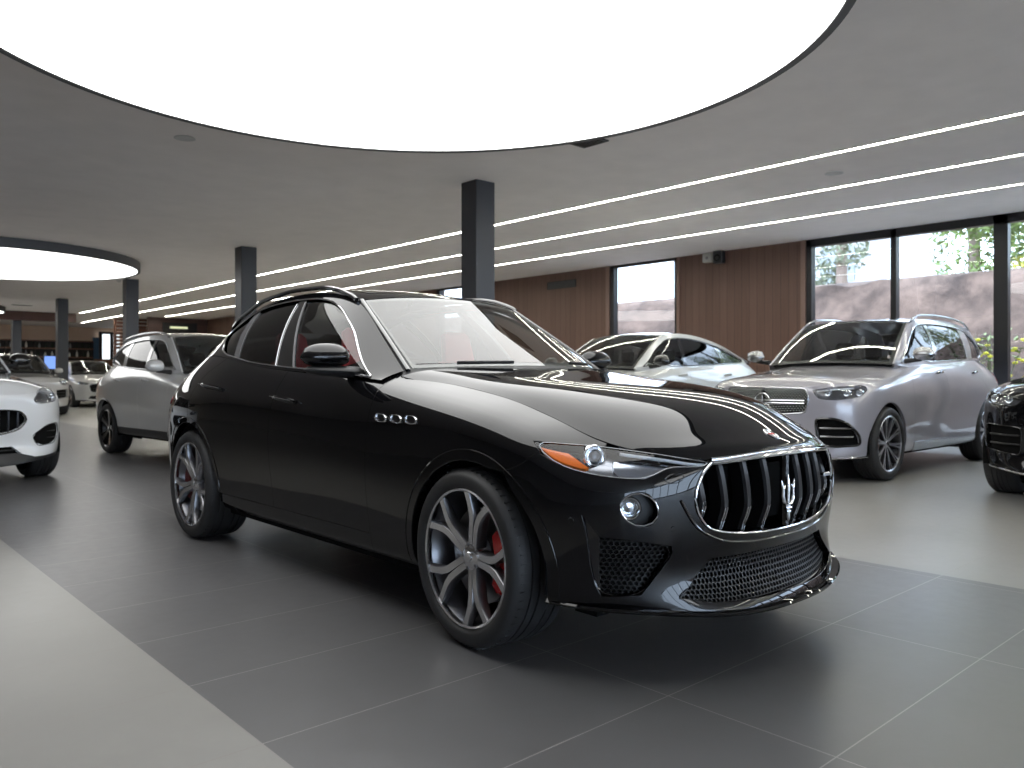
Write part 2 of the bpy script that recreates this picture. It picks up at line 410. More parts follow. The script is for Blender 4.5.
def surfaces(band, hoodc, ghs, wsc, roofc, gbow=.03, hrow=(2, 12), hpz=7, ridge=0):
    S = {}
    S['band'] = Surf(band, 1, True)
    e = [S['band'].ev(u, 8.) for u in range(*hrow)]
    T = crown([tuple(p) for p in e], hoodc, 14, 2.0, hpz)
    if ridge:      # soft crease running up the bonnet
        T = [[(x, y, z+ridge*math.exp(-((x-np.interp(y, [-.8, -.61, -.43, -.21, .11, .6], [.16, .24, .32, .38, .36, .34]))/.065)**2)*min(1, max(0, (y+.78)/.2))) for x, y, z in r_] for r_ in T]
    S['hood'] = Surf(T, 2)
    S['side'] = Surf(gh_table(ghs, 5, gbow), 1)
    S['ws'] = Surf(crown(ws_edges(ghs), wsc, 6, 2.0, 2.2), 2)
    S['roof'] = Surf(crown([g[1] for g in ghs[2:2+len(roofc)]], roofc, 6, 2, 2.4), 2)
    return S
TR = {'headlamp': [(5.992, 6.928, 1), (5.661, 6.667), (5.29, 6.501), (4.958, 6.451), (4.542, 6.38), (3.932, 6.252), (3.235, 6.177, 1), (3.022, 6.48), (2.671, 7.187, 1), (2.312, 7.064), (1.96, 7.13, 1), (1.941, 7.766, 1), (2.348, 7.972), (2.984, 8.0), (3.818, 7.882), (4.215, 7.779), (4.674, 7.634), (5.362, 7.312)],
 'intake': [(4.681, 4.282, 1), (4.267, 3.392, 1), (3.505, 3.308), (2.753, 3.134, 1), (2.689, 2.808), (3.028, 2.032), (3.402, 1.319, 1), (4.226, 1.187, 1), (4.427, 1.866)],
 'fog': [(3.854, 4.674), (3.697, 5.276), (3.367, 5.543), (3.137, 5.337), (2.988, 4.614), (3.098, 4.001), (3.364, 3.784), (3.706, 4.006)],
 'foglamp': [(3.825, 4.677), (3.722, 5.174), (3.572, 5.383), (3.423, 5.14), (3.384, 4.613), (3.46, 4.112), (3.606, 3.889), (3.765, 4.087)],
 'lower': [(1.811, 2.572), (0.291, 2.591), (0.0, 2.671)],
 'lowerN': [(1.811, 2.572), (2.183, 1.89), (2.631, 1.258), (1.19, 1.085)],
 'grilleN': [(1.869, 7.131), (2.062, 6.021), (2.208, 4.987), (2.199, 4.334), (2.001, 3.787), (1.483, 3.585), (0.84, 3.605)],
 'grilleF': [(0.44, 3.571), (1.708, 3.928), (2.801, 5.577), (2.166, 7.527), (0.049, 7.405)],
 'dlo': [(0.328, 0.322), (1.562, 2.518), (2.273, 3.216), (2.731, 3.54), (3.175, 3.636), (3.672, 3.626), (4.484, 3.614), (5.374, 3.611), (6.375, 3.167), (6.152, 0.623), (5.678, 0.116), (4.434, 0.0), (3.392, 0.024), (1.973, 0.0)],
 'vents': [(10.84, 5.52), (9.515, 5.966), (10.664, 5.615), (10.2, 5.723), (9.715, 5.85)],
 'handle': [(12.67, 5.695), (13.147, 5.791), (14.696, 5.881), (15.573, 6.063)],
 'pillars': [(3.062, 0.126), (3.456, 3.408), (3.536, 0.086), (3.668, 3.357), (4.964, 0.006), (5.015, 3.458), (5.187, 0.023), (5.256, 3.451)],
 'mirrorbase': [(0.7, 0.575)],
 'door': [(11.401, 7.756), (11.054, 5.411), (10.997, 2.264), (11.19, 0.0), (16.093, 5.233), (15.724, 6.79), (15.468, 7.188), (13.301, 6.684)],
 'bumpcut': [(6.827, 5.295), (6.235, 5.731), (5.704, 6.368)],
 'sens': [(4.927, 3.964), (2.744, 3.795)],
 'ridge': [(6.84, 7.196), (5.365, 5.809), (4.3, 6.974), (3.277, 8.72), (2.917, 9.202)],
 'emb': [(1.693, 13.0)],
 'wiper': [(0.131, 0.225), (0.0, 1.519)],
 'amber': [(5.755, 6.91, 1), (5.015, 7.155, 1), (4.733, 7.013, 1), (4.402, 6.715, 1), (4.511, 6.617, 1), (4.994, 6.629, 1), (5.31, 6.674, 1)],
 'proj': [(4.176, 7.219)],
 'drl': [(3.82, 7.737), (3.379, 7.774), (2.962, 7.812), (2.501, 7.742), (2.013, 7.325)],
 'refl': [(3.907, 7.498, 1), (3.146, 7.577), (2.32, 7.368, 1), (2.68, 7.271), (3.019, 6.548), (3.229, 6.276), (3.759, 6.366)],
 'washer': [(2.929, 5.97, 1), (2.76, 6.551, 1), (2.435, 6.641, 1), (2.402, 6.367, 1), (2.545, 5.81, 1)]}
# ------------------------------------------------------------------ shared car fittings
M_TYRE = mat('tyre_rubber', (.026, .026, .027), .6, bump=(60, .25, .002))
M_CHROME = mat('chrome', (.72, .73, .75), .08, 1)
M_SATIN = mat('satin_metal', (.50, .51, .53), .25, 1)
M_DARKMET = mat('dark_metal', (.10, .10, .11), .3, 1)
M_BLACK = mat('black_plastic', (.012, .012, .013), .45)
M_GLOSSBLK = mat('gloss_black_trim', (.006, .006, .007), .12, coat=1)
M_VOID = mat('dark_lining', (.006, .006, .006), .9, spec=.1)
M_GLASS = glass_mat('clear_glass', (.86, .9, .88))
M_TINT2 = glass_mat('dark_side_glass', (.22, .23, .23))
M_TINT = glass_mat('tinted_glass', (.10, .11, .11))
M_MIDTINT = glass_mat('light_tinted_glass', (.42, .45, .44))
M_LENS = glass_mat('lamp_lens', (.93, .95, .97), 1.5)
M_RED = mat('red_brake_paint', (.55, .008, .01), .25, coat=.6)
M_GREY = mat('grey_metal_parts', (.28, .28, .29), .35, .9)
M_LED = mat('lamp_light_guide', (.75, .77, .8), .2)
M_TAIL = mat('tail_lamp_red', (.25, .004, .006), .12, coat=1)

def bar(mb, path, w, t, dep, mi=(0, 1)):
    """wheel spoke bar. path: (r, angle) ; w: widths ; t: distance of the face behind the rim plane ; dep: depth (t grows inboard)"""
    n = len(path); P = []
    for i, (r, a) in enumerate(path): P.append(np.array([r*math.cos(a), r*math.sin(a)]))
    V = []; 
    for i in range(n):
        d = P[min(i+1, n-1)]-P[max(i-1, 0)]; d = d/np.linalg.norm(d); s_ = np.array([-d[1], d[0]])
        a, b = P[i]+s_*w[i]/2, P[i]-s_*w[i]/2; a2, b2 = P[i]+s_*(w[i]/2+.004), P[i]-s_*(w[i]/2+.004)
        V += [(t[i], a[0], a[1]), (t[i], b[0], b[1]), (t[i]+.006, b2[0], b2[1]), (t[i]+dep[i], b2[0], b2[1]), (t[i]+dep[i], a2[0], a2[1]), (t[i]+.006, a2[0], a2[1])]
    F = []; o = len(mb.v)
    f0 = []; f1 = []
    for i in range(n-1):
        for k in range(6):
            q = (i*6+k, i*6+(k+1) % 6, (i+1)*6+(k+1) % 6, (i+1)*6+k)
            (f0 if k == 0 else f1).append(q)
    f1 += [tuple(range(6))[::-1], tuple(range((n-1)*6, n*6))]
    mb.v += V; mb.n += [(0, 0, 1)]*len(V); mb.custom = False
    mb.f += [tuple(i+o for i in q) for q in f0+f1]; mb.mi += [mi[0]]*len(f0)+[mi[1]]*len(f1)

def make_wheel(parent, x, y, r, width, rim_r, side, style='y', rot=0, mats=None, caliper=None, cal_ang=0, steer=0, detail=True):
    """side -1: outer face looks to -x"""
    mats = mats or [M_SATIN, M_DARKMET]
    k = rim_r/.292
    rim = MB()
    rim.lathe([(.284*k, .03), (.279*k, .016), (.280*k, .004), (.287*k, -.001), (.293*k, .003), (.294*k, .012)], 72, mi=0)
    rim.lathe([(.284*k, .03), (.274*k, .05), (.262*k, .09), (.255*k, .14), (.262*k, width-.03), (.278*k, width-.01)], 48, mi=1)
    if style == 'y':
        for q in range(5):
            a0 = rot+q*2*PI/5
            for sg in (-1, 1):
                rs = [.045, .09, .13, .165, .20, .24, .283]; of = [.0145/.045, .0155/.09, .0165/.13, .0195/.165, .030/.20, .052/.24, .078/.283]
                bar(rim, [(rr*k, a0+sg*o) for rr, o in zip(rs, of)], [.026, .026, .027, .028, .028, .025, .030], [.040, .030, .024, .020, .016, .012, .007], [.05, .05, .048, .045, .04, .035, .025])
            # web floor between the two bars, seen as the dark groove
            bar(rim, [(.05*k, a0), (.10*k, a0), (.185*k, a0)], [.03, .03, .02], [.052, .040, .034], [.03, .03, .03], (1, 1))
    elif style == 'multi':
        for q in range(10):
            a0 = rot+q*2*PI/10
            for sg in (-1, 1):
                bar(rim, [(.05*k, a0+sg*.10), (.12*k, a0+sg*.06), (.20*k, a0+sg*.055), (.28*k, a0+sg*.085)], [.015, .015, .016, .020], [.035, .028, .02, .008], [.04]*4)
    elif style == 'five':
        for q in range(5):
            a0 = rot+q*2*PI/5
            bar(rim, [(.04*k, a0), (.12*k, a0), (.20*k, a0+.03), (.285*k, a0+.06)], [.05, .044, .05, .07], [.035, .03, .02, .008], [.05]*4)
            bar(rim, [(.10*k, a0+.3), (.20*k, a0+.38), (.285*k, a0+.42)], [.012, .014, .02], [.04, .026, .012], [.04]*3, (1, 1))
    rim.lathe([(0.0001, .030), (.034*k, .031), (.045*k, .036), (.062*k, .040), (.066*k, .06), (.06*k, .12)], 32, mi=0)
    for q in range(5 if detail else 0):
        a = rot+q*2*PI/5+PI/5
        M = Matrix.Translation((0, .050*k*math.cos(a), .050*k*math.sin(a)))
        rim.lathe([(.0001, .034), (.007, .034), (.009, .040), (.009, .06)], 10, mi=1, M=M)
    tb = MB(); W = width
    g = .0045
    pr = [(.292*k, .008), (.300*k, -.004), (.312*k, -.010), (r*.91, -.010), (r*.945, -.002), (r*.97, .010), (r*.988, .022), (r*.995, .034), (r, .048)]
    for gc in (.068, .108, W-.108, W-.068):
        pr += [(r, gc-g), (r-.008, gc-g*.8), (r-.008, gc+g*.8), (r, gc+g)]
    pr += [(r, W-.048), (r*.995, W-.034), (r*.988, W-.022), (r*.97, W-.010), (r*.945, W+.002), (r*.91, W+.010), (.312*k, W+.010), (.292*k, W-.008)]
    tb.lathe(pr, 96)
    if detail:
        for q in range(64):          # shoulder tread blocks
            a = q*2*PI/64
            Mx = Matrix.Rotation(a, 4, 'X')
            tb.box((.018, -.0022, r*.985), (.052, .0022, r+.0004), M=Mx)
    db = MB(); db.lathe([(.055, .085), (.09, .085), (.09, .095), (.20*k, .095), (.202*k, .097), (.202*k, .122), (.2*k, .124), (.08, .124)], 48)
    kb = MB()
    if caliper:
        n = 14; ring = []
        for i in range(n+1):
            t = (i/n-.5)*2; a = cal_ang+t*R(42); e = 1-abs(t)**4*.35
            ri, ro = .138*k, (.138+.105*e)*k; x0 = .054+.015*abs(t)**3
            ring.append([(x0+.012, ri*math.cos(a), ri*math.sin(a)), (x0, (ri+.012)*math.cos(a), (ri+.012)*math.sin(a)), (x0, (ro-.014)*math.cos(a), (ro-.014)*math.sin(a)), (x0+.014, ro*math.cos(a), ro*math.sin(a)),
                         (.15, ro*math.cos(a), ro*math.sin(a)), (.15, ri*math.cos(a), ri*math.sin(a))])
        kb.grid(ring, closev=True)
        kb.f.append(tuple(range(6))); kb.mi.append(0); kb.f.append(tuple(range(n*6, n*6+6))[::-1]); kb.mi.append(0)
        kb.box((.058, .165*k, -.03), (.066, .185*k, .03), M=Matrix.Rotation(cal_ang, 4, 'X'), bev=.003)
    out = []
    def fin(mb, name, m, par):
        if side > 0: mb = mb.mirrored()
        o = mb.build(name, m, par, fix=True); return o
    w = fin(rim, 'wheel', mats, parent); w.location = (x*side, y, r); w.rotation_euler = (0, 0, steer)
    fin(tb, 'tyre', M_TYRE, w)
    if detail:
        fin(db, 'brake_disc', M_GREY, w)
        if caliper: fin(kb, 'brake_caliper', caliper, w)
        cap = MB().lathe([(.0001, .024), (.020, .0245), (.0225, .027), (.023, .034)], 24); fin(cap, 'hub_cap', M_CHROME, w)
    return w

def honeycomb(surf, outline, r=.013, w=.0028, off=-.03, depth=.012, nz=2, metric=None):
    poly = loop_prep(surf, outline, .02, .001, 1, nz)
    lo, hi = poly.min(0), poly.max(0); mb = MB(); dx = r*math.sqrt(3); dy = r*1.5; row = 0; y = lo[1]
    C = []
    while y < hi[1]+dy:
        x = lo[0]+(dx/2 if row % 2 else 0)
        while x < hi[0]+dx: C.append((x, y)); x += dx
        y += dy; row += 1
    C = np.array(C); C = C[inpoly(C, poly)]
    A = np.array([(math.cos(PI/6+i*PI/3), math.sin(PI/6+i*PI/3)) for i in range(6)])
    for c in C:
        o = c+A*r; i_ = c+A*(r-w)
        q = np.concatenate([o, i_]); uv = surf.uv(q); P = surf.ev(uv[:, 0], uv[:, 1]); N = surf.nrm(uv[:, 0], uv[:, 1]); Fp = P+N*off
        B = Fp[6:]-N[6:]*depth
        v = [tuple(p) for p in Fp]+[tuple(p) for p in B]
        f = []
        for k in range(6):
            l = (k+1) % 6; f += [(k, l, 6+l, 6+k), (6+k, 6+l, 12+l, 12+k)]
        mb.add(v, f)
    return mb

def circ_yz(surf, cy, cz, r, a0, a1, n, ur, rz=None):
    rz = rz or r
    return [surf.yz(cy+r*math.cos(R(a0+(a1-a0)*i/n)), cz+rz*math.sin(R(a0+(a1-a0)*i/n)), ur) for i in range(n+1)]
def sides(mb, name, m, parent, label=None):
    """one object on each side of the car"""
    a = mb.mirrored().build(name, m, parent); b = mb.build(name, m, parent)
    return a, b
# ------------------------------------------------------------------ the black car in the middle
PAINT = mat('black_car_paint', (.0045, .0045, .0055), .3, coat=1, coatr=.008, spec=.0)
def build_main(loc):
    S = surfaces(LEV, HOODC, GHS, WSC, ROOFC); B = S['band']; G = S['side']; T = TR
    root = empty('car', loc)
    tag(root, 'large glossy black SUV with a vertical-bar grille in the middle of the showroom', 'car')
    C1 = lambda p: (p[0], p[1], 1)
    yz = lambda y, z, ur=(6.5, 18.5): B.yz(y, z, ur)
    arch = circ_yz(B, 0, .37, .412, -17, 197, 22, (4.5, 11), .395)       # rear side -> over -> front side
    rarch = circ_yz(B, 3.0, .37, .425, -10, 196, 22, (13, 19.6), .412)
    front_end, rear_end = arch[-1], arch[0]
    H = T['headlamp']
    cut = [(5.74, 6.60), T['bumpcut'][1], T['bumpcut'][0]]
    # where the cut meets the arch
    ci = min(range(len(arch)), key=lambda i: (arch[i][0]-cut[2][0])**2+(arch[i][1]-cut[2][1])**2)
    door_f = [yz(.757, 1.085), yz(.778, .98), yz(.784, .895), yz(.784, .77), yz(.776, .47), yz(.757, .36)]
    dfu = yz(.757, 1.085)[0]
    # ---- bumper (both halves one piece)
    grille_o = [(0, 7.45, 1), (1.0, 7.45, 1), (1.88, 7.42, 1), (2.08, 6.4, 1), (2.27, 5.1, 1), (2.22, 4.4), (1.98, 3.72), (1.43, 3.52), (.7, 3.42), (0, 3.40, 1)]
    lower_o = [(0, 2.55, 1), (1.0, 2.56), (1.80, 2.56, 1), (2.18, 1.92), (2.58, 1.25, 1), (1.9, 1.02), (1.0, .98), (0, .97, 1)]
    out = [(0, .0, 1), (3.0, 0), (6.0, 0), (B.yz(-.455, .256, (4, 8))[0], 0, 1)]
    out += [C1(front_end)]+[p for p in arch[::-1][1:len(arch)-ci-1]]+[C1(cut[2]), cut[1], C1(cut[0])]
    out += [H[2], H[3], H[4], H[5], C1(H[6]), H[7], C1(H[8]), H[9], C1(H[10]), (1.96, 7.7, 1), (1.96, 8, 1), (.9, 8), (0, 8, 1)]
    out += grille_o+lower_o
    bp = panel(B, out, [T['intake'], T['fog']], gap=.002, skirt=.03, hskirt=.05, step=.03, weld='u0', nz=1, hgap=.0)
    bumper = bp.both().build('front_bumper', PAINT, root)
    # splitter blade below the bumper
    us = np.linspace(0, 5.6, 50); P = B.ev(us, us*0+.25); N = B.nrm(us, us*0+.6); P[:, 2] -= .0
    Nf = N.copy(); Nf[:, 2] = 0; Nf /= np.linalg.norm(Nf, axis=1, keepdims=True)
    ext = .028*np.clip((5.6-us)/1.5, 0, 1)+.004
    ring = []
    for i in range(len(us)):
        p = P[i]; n = Nf[i]; e = ext[i]
        ring.append([tuple(p-n*.05+[0, 0, .010]), tuple(p+n*(e-.006)+[0, 0, .010]), tuple(p+n*e+[0, 0, .004]), tuple(p+n*(e-.004)+[0, 0, -.004]), tuple(p-n*.05+[0, 0, -.012])])
    m = MB().grid(ring); m.merge(m.mirrored()); m.build('splitter', PAINT, bumper, fix=False)
    # side intakes with honeycomb, lower grille, fog lamps
    ink = T['intake']
    for s_ in (0, 1):
        f = (lambda q: q.mirrored()) if s_ == 0 else (lambda q: q)
        f(honeycomb(B, ink, .0135, .0030, -.032)).build('intake_mesh', M_BLACK, bumper, smooth=False)
        f(panel(B, ink, off=-.055, skirt=0)).build('intake_backing', M_VOID, bumper)
        f(strip_on(B, [q[:2] for q in ink], .0035, off=-.012, closed=True)).build('intake_frame', M_GLOSSBLK, bumper)
        f(panel(B, [C1(ink[0]), C1(ink[1]), C1(ink[7]), ink[8]], off=-.022, skirt=.02, gap=.004)).build('intake_fin', M_GLOSSBLK, bumper)
        f(panel(B, T['fog'], off=-.045, skirt=0)).build('fog_lamp_housing', M_BLACK, bumper)
        f(strip_on(B, [q[:2] for q in T['fog']], .0035, off=.001, closed=True)).build('fog_lamp_ring', M_CHROME, bumper)
        cu = B.ev(*T['foglamp'][4][:2])*.5+B.ev(*T['foglamp'][0][:2])*.5; n = B.nrm(3.6, 4.65)
        z = Vector(n); z.z = 0; z.normalize(); rot = z.to_track_quat('Z', 'Y').to_matrix().to_4x4()
        M = Matrix.Translation(Vector(cu)-z*.030) @ rot
        fl = MB().lathe([(.0001, .006), (.018, .004), (.024, -.004), (.030, .012), (.036, .024), (.040, .026), (.043, .022), (.043, -.02)], 32, axis=2, M=M)
        lampo = f(fl).build('fog_lamp', M_CHROME, bumper, fix=True)
        f(MB().lathe([(.0001, .022), (.02, .021), (.037, .016)], 24, axis=2, M=M)).build('fog_lamp_lens', M_LENS, lampo, fix=True)
        # bumper brightwork blade between the intakes
        for q in ('sens',):
            for k in (0, 1):
                c = B.ev(*T[q][k][:2]); nn = Vector(B.nrm(*T[q][k][:2])); Mq = Matrix.Translation(Vector(c)) @ nn.to_track_quat('Z', 'Y').to_matrix().to_4x4()
                f(MB().lathe([(.0001, .0015), (.009, .0012), (.0105, -.0005), (.0115, -.004)], 20, axis=2, M=Mq)).build('parking_sensor', PAINT, bumper, fix=True)
        f(strip_on(B, [q[:2] for q in T['washer']], .0016, off=0, closed=True)).build('washer_cover', M_GLOSSBLK, bumper)
    hc_ = honeycomb(B, [(0, 2.55, 1), (1.0, 2.56), (1.80, 2.56, 1), (2.18, 1.92), (2.58, 1.25, 1), (1.9, 1.02), (1.0, .98), (0, .97, 1)], .0125, .0028, -.03)
    hc_.both().build('lower_grille_mesh', M_BLACK, bumper, smooth=False)
    panel(B, lower_o, off=-.055, skirt=0, weld='u0').both().build('lower_grille_backing', M_VOID, bumper)
    # ---- main grille
    gb = panel(B, grille_o, off=-.095, skirt=0, weld='u0', nz=1).both()
    grille = gb.build('grille', M_VOID, root)
    go = [q[:2] for q in grille_o]
    fr = strip_on(B, go[:3], .009, off=.004).merge(strip_on(B, go[2:], .005, off=.002)).both(); fr.build('grille_frame', M_CHROME, grille)
    strip_on(B, [(0, 7.80), (1.0, 7.80), (1.90, 7.80)], .011, off=.002, sx=.6).both().build('grille_top_moulding', M_CHROME, grille)
    low = strip_on(B, [(0, 3.05), (.9, 3.05), (1.6, 3.2), (2.12, 3.6), (2.42, 4.3), (2.55, 5.0)], .0055, off=.0, sx=1.4).both(); low.build('grille_lower_lip', M_GLOSSBLK, grille)
    gp = loop_prep(B, grille_o, .02, .006, 1, 1); guv = B.uv(gp); gpt = B.ev(guv[:, 0], guv[:, 1])
    def zr(x):
        """z range of the opening at x"""
        zs = []
        n = len(gpt)
        for i in range(n):
            a, b = gpt[i], gpt[(i+1) % n]
            if (a[0]-x)*(b[0]-x) <= 0 and abs(a[0]-b[0]) > 1e-9: zs.append(a[2]+(b[2]-a[2])*(x-a[0])/(b[0]-a[0]))
        return (min(zs), max(zs)) if len(zs) > 1 else None
    for x in (.125, .245, .365, .47):
        q = zr(x)
        if not q: continue
        z0, z1 = q; z0 += .004; z1 -= .004
        if z1-z0 < .06: continue
        yf = lambda z, d: float(B.ev(*B.xz(x, min(max(z, .53), .76), (0, 4)))[1])+d
        zk = z0+(z1-z0)*.36
        for sg in (-1, 1):
            mb = MB(); prof = []
            N_ = 12; pts = []
            for i in range(N_+1):
                z = z1+(z0-z1)*i/N_
                d = .012+.030*abs((z-zk)/(z1-zk if z > zk else zk-z0))**1.3*(1 if z > zk else .8)
                pts.append((yf(z, d), z))
            ringl = []
            for (y, z) in pts:
                w = .021
                ringl.append([(x-w, y+.06, z), (x-w*.95, y+.010, z), (x-w*.6, y, z), (x+w*.6, y, z), (x+w*.95, y+.010, z), (x+w, y+.06, z)])
            mb.grid(ringl)
            mb = mb if sg > 0 else mb.mirrored()
            br = mb.build('grille_bar', mat('satin_black_bars', (.008, .008, .009), .28, spec=.35), grille)
            low_pts = [p for p in pts if p[1] <= zk+.012]
            tips = MB()
            for o in (-.0075, .0075):
                tips.tube([(x+o, y-.0010, z) for y, z in low_pts], .0024, 6)
            (tips if sg > 0 else tips.mirrored()).build('chrome_edge', M_CHROME, br)
    # trident
    tri = MB(); yt = -.872; zc = .61
    def taper(pts, w):
        ring = []
        for (x, z), ww in zip(pts, w): ring.append((x, z, ww))
        P2 = [(x, yt-.001, z) for x, z, _ in ring]; tri.tube(P2, [q[2] for q in ring], 8, up=(0, 1, 0))
    taper([(0, .55), (0, .60), (0, .66), (0, .690), (0, .708)], [.007, .006, .008, .0055, .001])
    for s_ in (-1, 1):
        taper([(0, .588), (s_*.018, .592), (s_*.030, .606), (s_*.034, .625), (s_*.033, .65), (s_*.040, .672), (s_*.043, .688)], [.006, .008, .0085, .007, .0065, .005, .001])
        taper([(s_*.033, .650), (s_*.024, .662), (s_*.020, .668)], [.006, .004, .001])
        taper([(s_*.012, .592), (s_*.010, .572)], [.0045, .004])
    taper([(-.017, .574), (.017, .574)], [.0065, .0065]); taper([(-.012, .560), (.012, .560)], [.005, .005]); taper([(0, .56), (0, .535), (0, .520)], [.007, .008, .003])
    t_o = tri.build('trident_emblem', M_CHROME, grille); t_o.location = (-.012, 0, .0); t_o.scale = (1.15, 1, 1)
    for s_ in (-1, 1): pass
    MB().tube([(0, yt+.022, .50), (0, yt+.022, .785)], [.016, .016], 8, sx=1.2).build('grille_bar', M_GLOSSBLK, grille)
    # camera / radar tab at the far end of the grille
    MB().box((.44, -.80, .655), (.495, -.775, .672), bev=.004).build('grille_sensor_tab', M_SATIN, grille)
    # ---- headlamps
    for s_ in (0, 1):
        f = (lambda q: q.mirrored()) if s_ == 0 else (lambda q: q)
        hl = f(panel(B, H, off=-.05, skirt=-.0, step=.03)).build('headlamp', mat('headlamp_housing', (.42, .43, .46), .22, .9), root)
        f(panel(B, H, off=-.003, skirt=.05, gap=.003)).build('headlamp_lens', M_LENS, hl)
        f(strip_on(B, [q[:2] for q in H], .0016, off=-.001, closed=True)).build('headlamp_rim', M_SATIN, hl)
        f(panel(B, T['amber'], off=-.010, skirt=.02)).build('amber_marker', mat('amber_lamp', (1.0, .20, .008), .35), hl)
        c = Vector(B.ev(*T['proj'][0][:2])); d = Vector((.35, -.93, .02)).normalized(); Mq = Matrix.Translation(c-d*.055) @ d.to_track_quat('Z', 'Y').to_matrix().to_4x4()
        f(MB().lathe([(.026, .010), (.028, .016), (.031, .017), (.033, .010), (.036, .008), (.044, .014), (.047, .010), (.048, -.03)], 36, axis=2, M=Mq)).build('projector_ring', M_CHROME, hl, fix=True)
        f(MB().lathe([(.0001, .018), (.010, .017), (.019, .013), (.026, .006), (.028, 0)], 28, axis=2, M=Mq)).build('projector_lens', mat('projector_glass', (.10, .12, .15), .05, .3, coat=.5), hl, fix=True)
        f(strip_on(B, [q[:2] for q in T['drl']], .0065, off=-.014, sx=1.2)).build('daytime_light_strip', M_LED, hl)
        f(panel(B, T['refl'], off=-.034, skirt=.02)).build('reflector', mat('lamp_reflector', (.6, .64, .72), .16, 1), hl)
    # ---- bonnet
    Hs = S['hood']; e = Hs.nu-1; ev_ = Hs.nv-1
    ho = [(0.0, 0, 1), (2.2, 0), (4.5, 0), (7, 0), (8.55, 0, 1), (8.95, .35), (e-.02, .9), (e, 2.0), (e, ev_, 1), (0, ev_, 1), (0, ev_*.5)]
    def hw(q): return q
    mb = MB(); pn = panel(Hs, ho, gap=.0025, skirt=.02, step=.03, weld=None, nz=1)
    # keep the middle edge closed: build without gap on that side
    ou = [(0.0, 0, 1), (2.2, 0), (4.5, 0), (7, 0), (8.55, 0, 1), (8.95, .35), (e-.02, .9), (e, 2.0), (e, ev_, 1), (0, ev_, 1), (0, ev_*.5)]
    class W: pass
    W = Hs
    pn = panel_mid(Hs, ou, step=.03)
    hood = pn.both().build('bonnet', PAINT, root)
    # ridge line and oval badge on the bonnet nose
    n = Vector(Hs.nrm(2.0, ev_-.05)); c = Vector(Hs.ev(1.92, ev_)); n.x = 0; n.normalize()
    Mq = Matrix.Translation(c) @ n.to_track_quat('Z', 'Y').to_matrix().to_4x4() @ Matrix.Diagonal((.66, .95, 1, 1))
    MB().lathe([(.040, -.003), (.040, .002), (.0375, .0042), (.034, .003), (.033, .001)], 36, axis=2, M=Mq).build('bonnet_badge', M_CHROME, hood, fix=True)
    MB().lathe([(.0001, .0022), (.0335, .0018)], 32, axis=2, M=Mq).build('badge_field', mat('badge_white', (.55, .55, .58), .3, coat=1), hood, fix=True)
    MB().box((-.030, -.006, .0022), (.030, .006, .0034), M=Mq).build('badge_red_band', mat('badge_red', (.5, .02, .02), .3, coat=1), hood)
    # ---- wings
    fo = [(dfu, 8, 1), (10.0, 8), (7.5, 8), (5.3, 8), (4.23, 7.97, 1), H[15], H[16], H[17], C1(H[0]), H[1], C1(cut[0]), cut[1], C1(cut[2])]
    fo += arch[:ci+1][::-1][1:-1]+[C1(rear_end), (B.yz(.44, .262, (8, 11))[0], 0, 1), (B.yz(.757, .262, (8, 13))[0], 0, 1)]+[door_f[5]]+door_f[4:0:-1]+[]
    fo = [q for q in fo]
    fo_ = panel(B, fo, bevel=.005, gap=.0022, skirt=.035, step=.03, nz=1)
    fenders = sides(fo_, 'front_wing', PAINT, root)
    # arch lips
    al = strip_on(B, circ_yz(B, 0, .37, .455, -12, 190, 24, (4.5, 11), .440), .0026, off=.0, sx=1.3); 
    for k, (fd) in enumerate(fenders):
        (al.mirrored() if k == 0 else al).build('arch_lip', PAINT, fd)
        v = MB()
        for q in (2, 3, 4):
            uv = T['vents'][q][:2]; c = Vector(B.ev(*uv)); nn = Vector(B.nrm(*uv)); tz = Vector((0, 0, 1)); tz -= nn*tz.dot(nn); tz.normalize(); ty = nn.cross(tz) 
            Mq = Matrix(((ty.x, tz.x, nn.x, c.x), (ty.y, tz.y, nn.y, c.y), (ty.z, tz.z, nn.z, c.z), (0, 0, 0, 1)))
            o = [(.050*math.copysign(abs(math.cos(t))**.75, math.cos(t))+.012*math.sin(t)*(-1), .021*math.copysign(abs(math.sin(t))**.8, math.sin(t))) for t in np.linspace(0, 2*PI, 28, endpoint=False)]
            ring = []
            for sc, h in ((1.0, -.004), (1.0, .004), (.93, .0085), (.80, .0075), (.72, -.002)): ring.append([(a*sc+(0 if sc > .9 else .002), b*sc, h) for a, b in o])
            v = MB().grid(ring, closev=True, M=Mq); w_ = MB().add([(a*.75, b*.75, .0) for a, b in o], [tuple(range(28))], M=Mq)
            if k == 0: v = v.mirrored(); w_ = w_.mirrored()
            vo = v.build('wing_vent', M_CHROME, fd, fix=True); w_.build('vent_opening', M_DARKMET, vo)
    # ---- doors
    def bsill(y): return B.yz(y, .355, (8, 18))
    dgap = [(1.742, 1.10), (1.79, 1.00), (1.812, .88), (1.812, .64), (1.785, .355)]
    fd = [(dfu, 8.0, 1), (12.2, 8), (B.yz(1.742, 1.135, (11, 16))[0], 8.0, 1)]+[B.yz(y, z, (11, 16)) for y, z in dgap[:-1]]+[C1(bsill(1.785)), bsill(1.3), C1(bsill(.757))]+door_f[4:0:-1]
    fdp = panel(B, fd, bevel=.005, gap=.0022, skirt=.03, step=.035, nz=1)
    rtop = T['door'][6][:2]
    ra = [p for p in rarch if 0]
    rd = [(B.yz(1.742, 1.135, (11, 16))[0], 8.0, 1), (14.2, 8.0), (15.2, 8.0, 1), T['door'][6][:2], T['door'][5][:2], T['door'][4][:2], B.yz(3.0, .84, (13, 18))]
    rr = circ_yz(B, 3.0, .37, .430, 97, 181, 8, (13, 19.6), .417)
